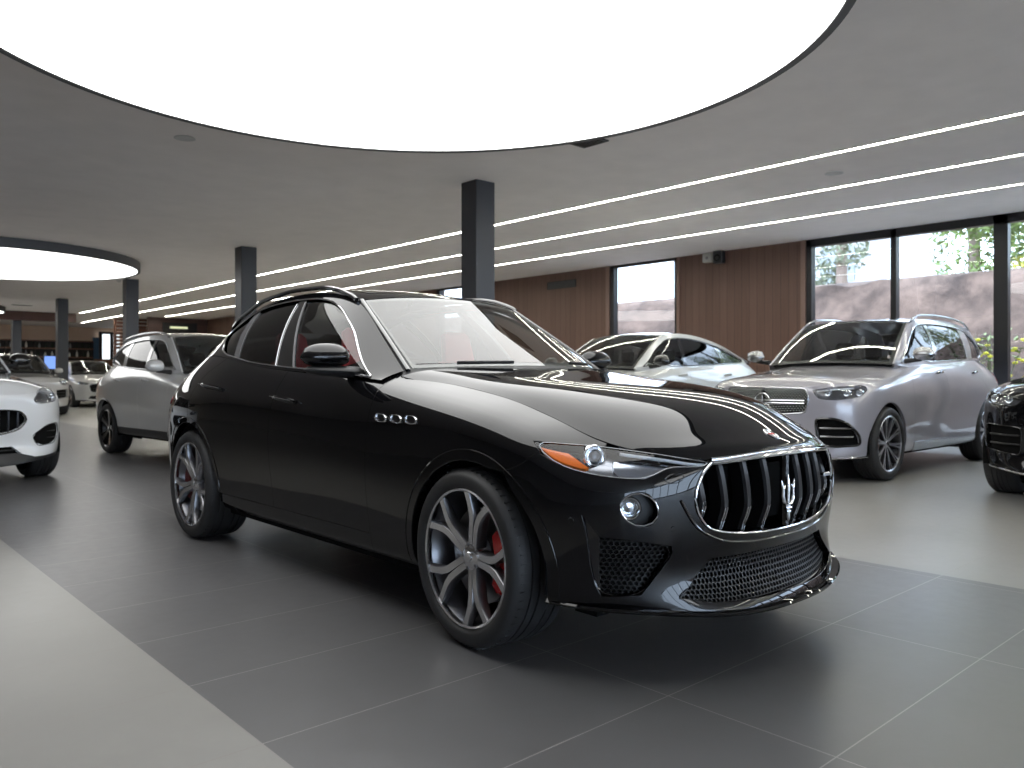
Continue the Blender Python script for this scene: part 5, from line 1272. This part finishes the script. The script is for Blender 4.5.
def floor_mat():
    m, nt, b = node_mat('floor_tiles'); g = nt.nodes.new('ShaderNodeNewGeometry'); sp = nt.nodes.new('ShaderNodeSeparateXYZ'); nt.links.new(g.outputs['Position'], sp.inputs[0])
    X, Y = sp.outputs[0], sp.outputs[1]
    fx = mth(nt, 'PINGPONG', mth(nt, 'SUBTRACT', X, 1.055), .6)      # 1.2 m wide tiles
    fy = mth(nt, 'PINGPONG', mth(nt, 'SUBTRACT', Y, 1.092), .299)    # 0.598 m
    jx = mth(nt, 'LESS_THAN', fx, .0022); jy = mth(nt, 'LESS_THAN', fy, .0022); j = mth(nt, 'MAXIMUM', jx, jy)
    dark = mth(nt, 'MULTIPLY', mth(nt, 'GREATER_THAN', X, 1.055), mth(nt, 'LESS_THAN', X, 4.74))
    n1 = noise(nt, g.outputs['Position'], 1.3, 5, .6); n2 = noise(nt, g.outputs['Position'], 14, 4, .6)
    v = mth(nt, 'ADD', mth(nt, 'MULTIPLY', n1, .30), mth(nt, 'ADD', mth(nt, 'MULTIPLY', n2, .12), .79))
    base = mixc(nt, dark, (.275, .27, .253), (.125, .124, .126)); 
    vm = nt.nodes.new('ShaderNodeVectorMath'); vm.operation = 'SCALE'; nt.links.new(base, vm.inputs[0]); nt.links.new(v, vm.inputs['Scale'])
    jc = mixc(nt, dark, (.27, .25, .23), (.30, .29, .28))
    nt.links.new(mixc(nt, j, vm.outputs[0], jc), b.inputs['Base Color'])
    r = mth(nt, 'ADD', mth(nt, 'MULTIPLY', n2, .12), .25); nt.links.new(r, b.inputs['Roughness']); b.inputs['Specular IOR Level'].default_value = .6
    bp = nt.nodes.new('ShaderNodeBump'); bp.inputs['Strength'].default_value = .25; bp.inputs['Distance'].default_value = .001; nt.links.new(mth(nt, 'SUBTRACT', n2, mth(nt, 'MULTIPLY', j, .8)), bp.inputs['Height']); nt.links.new(bp.outputs[0], b.inputs['Normal'])
    return m
def wood_mat(name, c1, c2, axis=1, w=.16):
    m, nt, b = node_mat(name); g = nt.nodes.new('ShaderNodeNewGeometry'); sp = nt.nodes.new('ShaderNodeSeparateXYZ'); nt.links.new(g.outputs['Position'], sp.inputs[0])
    A = sp.outputs[axis]
    pl = mth(nt, 'FLOOR', mth(nt, 'DIVIDE', A, w)); wn = nt.nodes.new('ShaderNodeTexWhiteNoise'); wn.noise_dimensions = '1D'; nt.links.new(pl, wn.inputs['W'])
    j = mth(nt, 'LESS_THAN', mth(nt, 'PINGPONG', A, w/2), .0035)
    mp = nt.nodes.new('ShaderNodeMapping'); mp.inputs['Scale'].default_value = (22, 22, 1.2); nt.links.new(g.outputs['Position'], mp.inputs['Vector'])
    nz = noise(nt, mp.outputs[0], 1, 5, .65)
    f = mth(nt, 'ADD', mth(nt, 'MULTIPLY', nz, .7), mth(nt, 'MULTIPLY', wn.outputs['Value'], .3))
    col = mixc(nt, f, c1, c2); col = mixc(nt, mth(nt, 'MULTIPLY', j, .7), col, tuple(q*.25 for q in c1)); nt.links.new(col, b.inputs['Base Color'])
    b.inputs['Roughness'].default_value = .5
    return m
def build_room():
    fm = floor_mat()
    W = 13.38
    struct(MB().box((-9, -15, -.1), (W, 44.3, 0)).build('floor', fm, smooth=False))
    cm = mat('ceiling_plaster', (.90, .85, .83), .75, bump=(3, .04, .002))
    struct(MB().box((-9, -15, HC), (W+.3, 44.3, HC+.15)).build('ceiling', cm, smooth=False))
    wood = wood_mat('wall_panelling', (.095, .050, .037), (.20, .112, .084)); woodx = wood_mat('wall_panelling_back', (.10, .04, .025), (.22, .10, .065), 2, .22)
    wh = mat('plain_wall', (.25, .24, .23), .8)
    # right wall: panelled stretches between glazed openings
    blk = mat('window_frame_black', (.010, .010, .012), .35)
    mb = MB()
    for y0, y1 in ((17.95, 44.3), (11.62, 16.66), (7.06, 9.78)):
        mb.box((W, y0, 0), (W+.3, y1, HC))
    struct(mb.build('wall_right', wood, smooth=False))
    struct(MB().box((W-.03, 9.74, 0), (W+.02, 9.80, HC)).box((W-.03, 7.03, 0), (W+.02, 7.12, HC)).box((W-.03, 11.60, 0), (W+.02, 11.70, HC)).build('trim_1', mat('wood_edge', (.24, .15, .12), .5), smooth=False))
    gm = glass_mat('window_glass', (.93, .95, .95), 1.5)
    def opening(k, y0, y1, mull, head=.13):
        f = MB(); f.box((W, y0, HC-head), (W+.14, y1, HC)); f.box((W, y0, 0), (W+.14, y1, .10))
        f.box((W, y0, 0), (W+.14, y0+.09, HC)); f.box((W, y1-.13, 0), (W+.14, y1, HC))
        for m_, w_ in mull: f.box((W, m_-w_/2, 0), (W+.13, m_+w_/2, HC))
        fo = struct(f.build('window_%d' % k, blk, smooth=False))
        MB().box((W+.06, y0+.02, .05), (W+.075, y1-.02, HC-.05)).build('window_pane', gm, fo, smooth=False)
    mull = [(5.52, .09), (3.96, .19)]+[(3.96-1.65*i, .09 if i % 2 else .19) for i in range(1, 11)]
    opening(1, -15, 7.06, mull); opening(2, 9.78, 11.62, [], .05); opening(3, 16.66, 17.95, [], .05)
    # other walls
    struct(MB().box((-9.3, -15, 0), (-9, 44.3, HC)).build('wall_left', wh, smooth=False))
    # front wall, glazed like the side
    f = MB(); f.box((-9, -15.15, 3.3), (W+.3, -15, HC)).box((-9, -15.15, 0), (W+.3, -15, .12))
    for x in np.arange(-9, W+.3, 2.0): f.box((x, -15.15, 0), (x+.12, -15, HC))
    fo = struct(f.build('window_4', blk, smooth=False)); MB().box((-9, -15.09, .05), (W, -15.07, 3.4)).build('window_pane', gm, fo, smooth=False)
    tan = mat('tan_wall', (.80, .60, .46), .8)
    struct(MB().box((-9, 44.3, 0), (W+.3, 44.6, HC)).build('wall_back', tan, smooth=False))
    struct(MB().box((-9, 34.5, 3.16), (8.3, 34.8, HC)).build('trim_2', wood_mat('bulkhead_wood', (.07, .03, .022), (.13, .055, .04), 0, .5), smooth=False))
    # timber partition near the back right corner
    struct(MB().box((10.95, 34.4, 0), (W, 34.6, HC)).build('wall_partition', wood_mat('partition_wood', (.055, .024, .018), (.10, .042, .030), 2, .18), smooth=False))
    # reddish slatted screen left of the partition
    sc = empty('slatted_screen', (9.9, 36.0, 0)); tag(sc, 'reddish brown wooden screen with horizontal slats under the ends of the ceiling strips', 'screen')
    for k in range(9): MB().box((.2, 0, 2.2+k*.15), (1.9, .05, 2.31+k*.15)).build('slat', woodx, sc, smooth=False)
    MB().box((.2, .05, 0), (.3, .12, 3.5)).build('post', woodx, sc, smooth=False); MB().box((1.8, .05, 0), (1.9, .12, 3.5)).build('post', woodx, sc, smooth=False)
    # columns
    cmat = mat('column_grey', (.040, .041, .047), .42, bump=(5, .03, .002))
    where = ['nearest dark grey square column, directly behind the black SUV', 'second dark grey column, rising behind the rear window of the black SUV', 'third dark grey column, just behind the silver SUV', 'fourth dark grey column, in front of the bottle shelves', 'fifth and farthest dark grey column, at the left edge of the photo']
    for k in range(5):
        y = 7.52+6.82*k
        c = MB().box((6.21, y, 0), (6.51, y+.30, HC-.001), bev=.008).build('column', cmat)
        tag(c, where[k], 'column', 'columns in a row')
    # round ceiling lamps
    em = mat('lamp_diffuser', (.8, .8, .8), .6, emit=(1, 1, .985), estr=2.3); rim = mat('lamp_rim', (.09, .09, .095), .5)
    lab = ['huge round ceiling lamp above the black SUV', 'round ceiling lamp farther back, cut by the left edge of the photo', 'farthest round ceiling lamp, a sliver at the left edge of the photo', 'unseen round ceiling lamp behind the camera, added for more light']
    for k, (x, y) in enumerate(((2.93, 4.33), (2.93, 18.95), (2.93, 33.5), (3.0, -10.1))):  # the last lamp is out of view, added to brighten the hall
        e = empty('ceiling_lamp', (x, y, HC)); tag(e, lab[k], 'lamp', 'round ceiling lamps')
        MB().lathe([(2.75, -.18), (2.80, -.18), (2.80, -.001), (2.70, -.001), (2.70, -.14), (2.75, -.18)], 128, axis=2).build('rim', rim, e)
        MB().lathe([(.001, -.173), (2.748, -.173)], 128, axis=2).build('diffuser', em, e, fix=False)
    # linear strips
    sm = mat('strip_light', (.8, .8, .75), .5, emit=(1, .985, .86), estr=26.0); chn = mat('strip_channel', (.5, .5, .48), .5)
    for k, (x, y1) in enumerate(((8.33, 34.1), (9.89, 40.3), (11.41, 33.8))):
        e = empty('strip_lamp', (x, 0, HC)); tag(e, ['linear ceiling light strip nearest the columns', 'middle one of the three linear ceiling light strips', 'linear ceiling light strip nearest the window wall'][k], 'strip light', 'ceiling light strips')
        MB().box((-.042, -14.5, -.010), (-.030, y1, -.001)).box((.030, -14.5, -.010), (.042, y1, -.001)).build('channel', chn, e, smooth=False)
        MB().box((-.024, -14.5, -.007), (.024, y1, -.002)).build('tube', sm, e, smooth=False)
    for x0 in (-7.5, 0.4):  # added unseen lamps that brighten the back wall and shelves
        e = empty('strip_lamp', (x0, 36.7, HC)); tag(e, 'added linear lamp across the back bay, unseen behind the timber bulkhead, brightening the back wall', 'strip light', 'added strip lights behind the bulkhead')
        MB().box((0, -.10, -.03), (7.6, .10, -.002)).build('channel', chn, e, smooth=False); MB().box((.03, -.08, -.034), (7.57, .08, -.03)).build('tube', sm, e, smooth=False)
    # small ceiling items
    wt = mat('white_fitting', (.62, .61, .60), .5)
    for k, (x, y) in enumerate(((2.96, 8.2), (9.18, 4.47))):
        e = MB().lathe([(.10, 0), (.105, -.006), (.085, -.010), (.075, -.004), (.001, -.003)], 40, axis=2, M=Matrix.Translation((x, y, HC))).build('ceiling_speaker', wt, fix=True)
        tag(e, ['round flush ceiling speaker left of the big lamp', 'round flush ceiling speaker between the first two light strips'][k], 'speaker', 'flush ceiling discs')
    e = empty('ceiling_grille', (6.02, 5.55, HC)); tag(e, 'small dark square vent at the edge of the huge round lamp', 'vent')
    f = MB().box((-.17, -.17, -.014), (.17, -.15, 0)).box((-.17, .15, -.014), (.17, .17, 0)).box((-.17, -.15, -.014), (-.15, .15, 0)).box((.15, -.15, -.014), (.17, .15, 0)); f.build('vent_frame', blk, e, smooth=False)
    for i in range(9): MB().box((-.15, -.14+i*.034, -.012), (.15, -.122+i*.034, -.002)).build('vent_blade', blk, e, smooth=False)
    MB().box((-.16, -.16, -.0015), (.16, .16, 0)).build('vent_back', M_VOID, e, smooth=False)
    e = MB().lathe([(.001, -.06), (.04, -.05), (.055, -.02), (.06, 0)], 24, axis=2, M=Matrix.Translation((6.17, 21.6, HC))).build('smoke_detector', wt, fix=True); tag(e, 'small round detector under the ceiling beside the third column', 'detector')
    for x, y, l in ((5.9, 20.9, 'dark rectangular vent beside the second round lamp'), (5.9, 31.5, 'small dark vent near the farthest round lamp')):
        e = MB().box((x-.3, y-.12, HC-.012), (x+.3, y+.12, HC)).box((x-.25, y-.09, HC-.018), (x+.25, y-.02, HC)).box((x-.25, y+.02, HC-.018), (x+.25, y+.09, HC)).build('ceiling_grille', blk, smooth=False); tag(e, l, 'vent')
    # wall items
    e = empty('wall_grille', (W, 13.08, 3.22)); tag(e, 'long dark air grille high in the wood wall', 'vent')
    MB().box((-.015, -.47, -.09), (0, .47, .09)).build('grille_frame', blk, e, smooth=False)
    for i in range(5): MB().box((-.022, -.44, -.07+i*.032), (-.012, .44, -.054+i*.032)).build('grille_blade', rim, e, smooth=False)
    e = empty('wall_sensor', (W, 9.03, 3.42)); tag(e, 'small white box high on the wood wall', 'sensor')
    MB().box((-.10, -.11, -.11), (0, .11, .07), bev=.015).build('sensor_body', wt, e); MB().lathe([(.001, -.12), (.03, -.11), (.035, -.09)], 16, axis=0, M=Matrix.Translation((0, 0, -.03))).build('sensor_dome', mat('sensor_dome_grey', (.3, .3, .3), .3), e, fix=True)
    e = empty('wall_speaker', (W, 8.76, 3.38)); tag(e, 'small black loudspeaker high on the wood wall', 'speaker')
    MB().box((-.16, -.10, -.12), (-.02, .10, .12), bev=.012).build('speaker_cabinet', M_BLACK, e); MB().box((-.03, -.03, -.05), (0, .03, .05)).build('bracket', M_BLACK, e, smooth=False); MB().lathe([(.001, -.150), (.05, -.162), (.07, -.166)], 20, axis=0, M=Matrix.Translation((0, 0, -.02))).build('speaker_cone', M_VOID, e, fix=True)
    # back of the room: shelving with bottles, lit doorway, screen
    sh = empty('shelving_unit', (8.9, 43.6, 0)); tag(sh, 'long dark shelving unit with wooden boards at the back wall', 'shelf')
    dk = mat('shelf_back', (.012, .010, .010), .6); bd = mat('shelf_board', (.22, .11, .07), .5)
    MB().box((-2.6, .28, 0), (2.35, .34, 2.80)).build('back_panel', dk, sh, smooth=False)
    for z in (1.55, 1.98, 2.40, 2.78): MB().box((-2.6, -.05, z-.03), (2.35, .28, z+.02)).build('shelf_board', bd, sh, smooth=False)
    for x in (-2.6, -1.4, -.2, 1.0, 2.3): MB().box((x, -.04, 0), (x+.05, .28, 2.8)).build('upright', dk, sh, smooth=False)
    MB().box((-2.6, -.15, .0), (2.35, .28, 1.1)).build('cupboard', dk, sh, smooth=False)
    bot = MB().lathe([(.001, 0), (.045, 0), (.047, .02), (.047, .17), (.030, .21), (.017, .23), (.017, .29), (.001, .29)], 14, axis=2)
    cols = [mat('bottle_white', (.7, .68, .62), .3), mat('bottle_amber', (.30, .12, .03), .2), mat('bottle_dark', (.03, .04, .03), .15), mat('bottle_grey', (.30, .31, .33), .3)]
    protos = []
    rnd = random.Random(3)
    names = ['white', 'amber', 'dark', 'grey']; n = 0
    for ri, z in enumerate((1.571, 2.001, 2.421)):
        for i in range(18):
            x = -2.45+i*.272+rnd.uniform(-.05, .05); c = rnd.choice([0, 1, 2, 2, 3, 3])
            if abs(x+2.55) < .09 or any(abs(x-(u+.025)) < .09 for u in (-1.4, -.2, 1.0)): x += .13 if x > -2.5 else .2
            if c >= len(protos) or True:
                o = bot.build('bottle', cols[c])
            o.location = (8.9+x, 43.6+.10, z); o.scale = (1, 1, rnd.uniform(.75, 1.1))
            tag(o, 'small %s bottle on the %s board of the shelving at the back wall' % (names[c], ['lowest open', 'middle', 'upper'][ri]), 'bottle', '%s bottles on the %s shelf board' % (names[c], ['lowest open', 'middle', 'upper'][ri]))
    d = empty('glazed_door', (12.25, 43.9, 0)); tag(d, 'bright lit glazed doorway at the right end of the bottle shelves', 'door')
    lit = mat('lit_opening', (.7, .72, .75), .5, emit=(.85, .95, 1.0), estr=1.1); bl = mat('blue_panel', (.06, .14, .24), .4)
    fr = MB().box((-.62, 0, 1.0), (-.50, .2, 3.28)).box((-.62, 0, 3.18), (.62, .2, 3.30)).box((.50, 0, 1.0), (.62, .2, 3.28)).box((-.12, 0, 1), (.02, .2, 3.2)); fr.build('door_frame', blk, d, smooth=False)
    MB().box((-.50, .10, 1.9), (-.12, .12, 3.18)).box((.02, .10, 1.9), (.34, .12, 3.18)).build('door_pane', lit, d, smooth=False); MB().box((-.92, .05, 1.9), (-.64, .15, 3.0)).build('side_panel', bl, d, smooth=False)
    MB().box((-.95, -.6, 1.78), (1.1, 0, 1.9)).box((-.9, -.6, 0), (1.1, -.5, 1.78)).build('counter', bd, d, smooth=False)
    s = empty('display_screen', (6.95, 31.9, 0)); tag(s, 'small blue screen behind the cars at the back left', 'screen')
    MB().box((-.32, 0, 1.30), (.32, .05, 1.80), bev=.01).build('screen_body', M_BLACK, s); MB().box((-.29, -.004, 1.33), (.29, 0, 1.77)).build('screen_panel', mat('screen_blue', (.1, .2, .5), .3, emit=(.16, .28, .75), estr=.9), s, smooth=False)
    MB().box((-.03, .01, .05), (.03, .06, 1.3)).box((-.2, -.15, 0), (.2, .2, .05)).build('screen_stand', M_BLACK, s, smooth=False)
    w = empty('wall_cabinet', (12.0, 34.3, 0)); tag(w, 'dark lit display niche in the brown partition behind the silver SUV', 'niche')
    MB().box((-.5, 0, 2.2), (.9, .09, 3.3)).build('niche_panel', dk, w, smooth=False)
    for k in range(3): MB().box((-.42+.1*k, -.03, 2.45+.30*k), (.38+.06*k, 0, 2.54+.30*k)).build('niche_light', mat('niche_glow', (.5, .48, .3), .5, emit=(.9, .95, .6), estr=.5), w, smooth=False)

# ------------------------------------------------------------------ outside the windows
def leaf_cloud(name, cen, rad, n, size, m, seed, parent=None, stretch=(1, 1, 1)):
    rnd = random.Random(seed); mb = MB()
    for i in range(n):
        while True:
            p = Vector((rnd.uniform(-1, 1), rnd.uniform(-1, 1), rnd.uniform(-1, 1)))
            if p.length < 1: break
        q = p.copy()
        if p.length > 1e-3: q = p.normalized()*p.length**.45
        c = Vector(cen)+Vector((q.x*rad*stretch[0], q.y*rad*stretch[1], q.z*rad*stretch[2]))
        a = Vector((rnd.uniform(-1, 1), rnd.uniform(-1, 1), rnd.uniform(-1, 1))).normalized(); b = a.cross(Vector((rnd.uniform(-1, 1), rnd.uniform(-1, 1), rnd.uniform(-1, 1)))).normalized(); s_ = size*rnd.uniform(.6, 1.3)
        mb.add([c-a*s_, c+b*s_*.4, c+a*s_, c-b*s_*.4], [(0, 1, 2, 3)])
    return mb.build(name, m, parent, smooth=False)
def tree(x, y, z0, h, r, m, label, seed, n=900, crowns=5):
    e = empty('tree', (x, y, z0)); tag(e, label, 'tree', 'trees beyond the windows')
    bark = mat('bark', (.28, .21, .17), .9); rnd = random.Random(seed)
    tb = MB().tube([(0, 0, 0), (.1, .05, h*.35), (0, .1, h*.7), (.1, .1, h*.95)], [.16, .13, .09, .04], 10)
    for i in range(5):
        a = rnd.uniform(0, 6.28); z = h*rnd.uniform(.4, .7); tb.tube([(0, .08, z), (math.cos(a)*r*.4, math.sin(a)*r*.4, z+h*.15), (math.cos(a)*r*.7, math.sin(a)*r*.7, z+h*.3)], [.06, .04, .02], 6)
    tb.build('trunk', bark, e)
    mb = MB(); rnd = random.Random(seed+5)
    lc = None
    for i in range(crowns):
        a = rnd.uniform(0, 6.28); q = rnd.uniform(.1, .75)*r; c = (math.cos(a)*q, math.sin(a)*q, h*rnd.uniform(.12, .75))
        o = leaf_cloud('x', c, r*rnd.uniform(.35, .6), n//crowns, .085, m, seed*11+i)
        me = o.data; mb.add([tuple(v.co) for v in me.vertices], [tuple(p.vertices) for p in me.polygons]); bpy.data.objects.remove(o); bpy.data.meshes.remove(me)
    mb.build('foliage', m, e, smooth=False)
def build_outside():
    struct(MB().box((13.7, -30, -.12), (15.6, 50, -.02)).build('ground', mat('paving', (.35, .33, .31), .85, bump=(6, .3, .01)), smooth=False))
    m, nt, b = node_mat('bank_stone'); tc = nt.nodes.new('ShaderNodeNewGeometry')
    n1 = noise(nt, tc.outputs['Position'], 1.1, 8, .7); n2 = noise(nt, tc.outputs['Position'], 9, 6, .7)
    rm = nt.nodes.new('ShaderNodeMapRange'); rm.inputs['From Min'].default_value = .36; rm.inputs['From Max'].default_value = .62; nt.links.new(n1, rm.inputs['Value']); n1 = rm.outputs[0]
    cr = mixc(nt, n1, (.05, .030, .022), (.25, .165, .125)); cr = mixc(nt, mth(nt, 'MULTIPLY', n2, .6), cr, (.03, .02, .016)); nt.links.new(cr, b.inputs['Base Color']); b.inputs['Roughness'].default_value = .95
    ring = []; rnd = random.Random(4); G = []
    ys = np.arange(-30, 50, .35); 
    prof = [(15.3, -.1), (15.5, .5), (15.9, 1.1), (16.3, 1.7), (16.7, 2.2), (17.1, 2.65), (17.5, 3.12), (17.8, 3.2), (19, 3.2), (24, 3.2)]
    for y in ys:
        row = []
        for k, (x, z) in enumerate(prof):
            j = .09 if 0 < k < 7 else .0
            row.append((x+rnd.uniform(-j, j), y, z+rnd.uniform(-j, j)*.7))
        G.append(row)
    struct(MB().grid(G).build('bank', m, fix=False))
    # low white buildings beyond the bank
    wb = mat('white_render', (.4, .4, .4), .8); gl = mat('far_glass', (.25, .28, .3), .2)
    e = empty('house', (27, 14.5, 3.1)); tag(e, 'pale house beyond the bank, seen through the left panes', 'house')
    MB().box((-2, -4, 0), (3, 4, 3.2)).build('house_wall', wb, e, smooth=False); MB().prism([(-2.3, 3.2), (.5, 4.2), (3.3, 3.2)], -4.3, 4.3, axis=1).build('roof', mat('roof_grey', (.45, .44, .43), .8), e, smooth=False)
    for k in range(3): MB().box((-2.05, -3+2.2*k, 1.0), (-1.98, -1.9+2.2*k, 2.1)).build('house_window', gl, e, smooth=False)
    g1 = mat('leaves_green', (.16, .22, .055), .6); g2 = mat('leaves_pale', (.24, .30, .09), .6); g3 = mat('leaves_yellow', (.42, .40, .05), .6); g4 = mat('leaves_olive', (.19, .21, .13), .7)
    tree(19.5, 9.3, 3.0, 3.2, 1.0, g4, 'thin drooping grey-green tree seen through the first big pane', 3, 900, 5)
    tree(20.5, 6.6, 3.0, 3.6, 1.5, g1, 'bushy green tree seen through the left part of the second pane', 5, 2600, 8)
    tree(20.8, 5.0, 3.0, 4.2, 1.9, g1, 'tall dense green tree behind the second pane', 8, 3600, 9)
    tree(19.6, 3.4, 3.0, 3.0, 1.2, g2, 'pale green tree beside the thick window post', 9, 2200, 7)
    tree(21.0, 1.6, 3.0, 3.8, 1.6, g1, 'green tree seen through the rightmost pane', 12, 2400, 8)
    for k, (x, y, mm_, l) in enumerate(((18.2, 4.9, g3, 'yellow-green shrub on top of the bank'), (18.3, 6.0, g1, 'low green shrub on top of the bank'))):
        o = leaf_cloud('shrub', (x, y, 3.25), .38, 320, .05, mm_, 40+k, None, (1, 1.4, .6)); tag(o, l, 'shrub')
    for k, (x, y, h, mm_, l) in enumerate(((14.3, 3.35, 2.9, g1, 'tall leafy plant outside the rightmost pane'), (14.2, 4.35, 1.9, g2, 'leafy plant with yellow flowers just outside behind the grey SUV'), (14.25, 2.75, 2.4, g1, 'dark leafy plant outside at the right edge of the photo'))):
        e = empty('leafy_plant', (x, y, -.02)); tag(e, l, 'plant', 'plants outside the glass')
        st = MB(); r_ = random.Random(k); lf = MB()
        for i in range(9):
            a = r_.uniform(0, 6.28); q = r_.uniform(.1, .45); st.tube([(0, 0, 0), (math.cos(a)*q*.5, math.sin(a)*q*.5, h*.5), (math.cos(a)*q, math.sin(a)*q, h*r_.uniform(.75, 1))], [.014, .010, .005], 6)
            for j in range(16):
                t = r_.uniform(.35, 1); c = Vector((math.cos(a)*q*t, math.sin(a)*q*t, h*t*.95))+Vector((r_.uniform(-.1, .1), r_.uniform(-.1, .1), r_.uniform(-.08, .08)))
                A = Vector((r_.uniform(-1, 1), r_.uniform(-1, 1), r_.uniform(-.6, .6))).normalized(); Bv = A.cross(Vector((0, .3, 1))).normalized(); s_ = r_.uniform(.05, .11)
                lf.add([c-A*s_, c+Bv*s_*.42, c+A*s_, c-Bv*s_*.42], [(0, 1, 2, 3)])
        st.build('stem', g4, e); lf.build('leaves', mm_, e, smooth=False)
        if k == 1:
            fl = MB()
            for i in range(26):
                c = Vector((r_.uniform(-.4, .3), r_.uniform(-.4, .4), r_.uniform(1.1, 1.75))); fl.lathe([(.001, .03), (.035, .02), (.045, 0), (.02, -.02), (.001, -.02)], 8, axis=2, M=Matrix.Translation(c))
            fl.build('flowers', mat('flower_yellow', (.8, .72, .05), .6), e)

# ------------------------------------------------------------------ camera, sky
def build_view():
    w = bpy.data.worlds.new('world'); bpy.context.scene.world = w; w.use_nodes = True; bg = w.node_tree.nodes['Background']
    bg.inputs[0].default_value = (.66, .79, 1.0, 1); bg.inputs[1].default_value = 6.0
    cd = bpy.data.cameras.new('camera'); cam = bpy.data.objects.new('camera', cd); COL.objects.link(cam)
    cam.location = (0, 0, 1.109); cam.rotation_euler = (R(90), 0, R(-42.1)); cd.sensor_width = 36; cd.lens = 36*800/1024; cd.shift_y = -9/1024
    cd.clip_end = 200; cd.dof.use_dof = True; cd.dof.focus_distance = 3.5; cd.dof.aperture_fstop = 3.5
    sc = bpy.context.scene; sc.camera = cam
    sc.view_settings.view_transform = 'Standard'; sc.view_settings.look = 'None'; sc.view_settings.exposure = .52; sc.view_settings.gamma = 1; sc.view_settings.use_curve_mapping = False
build_view(); build_room(); build_outside()
build_main((3.0, 2.52, 0))
cars()
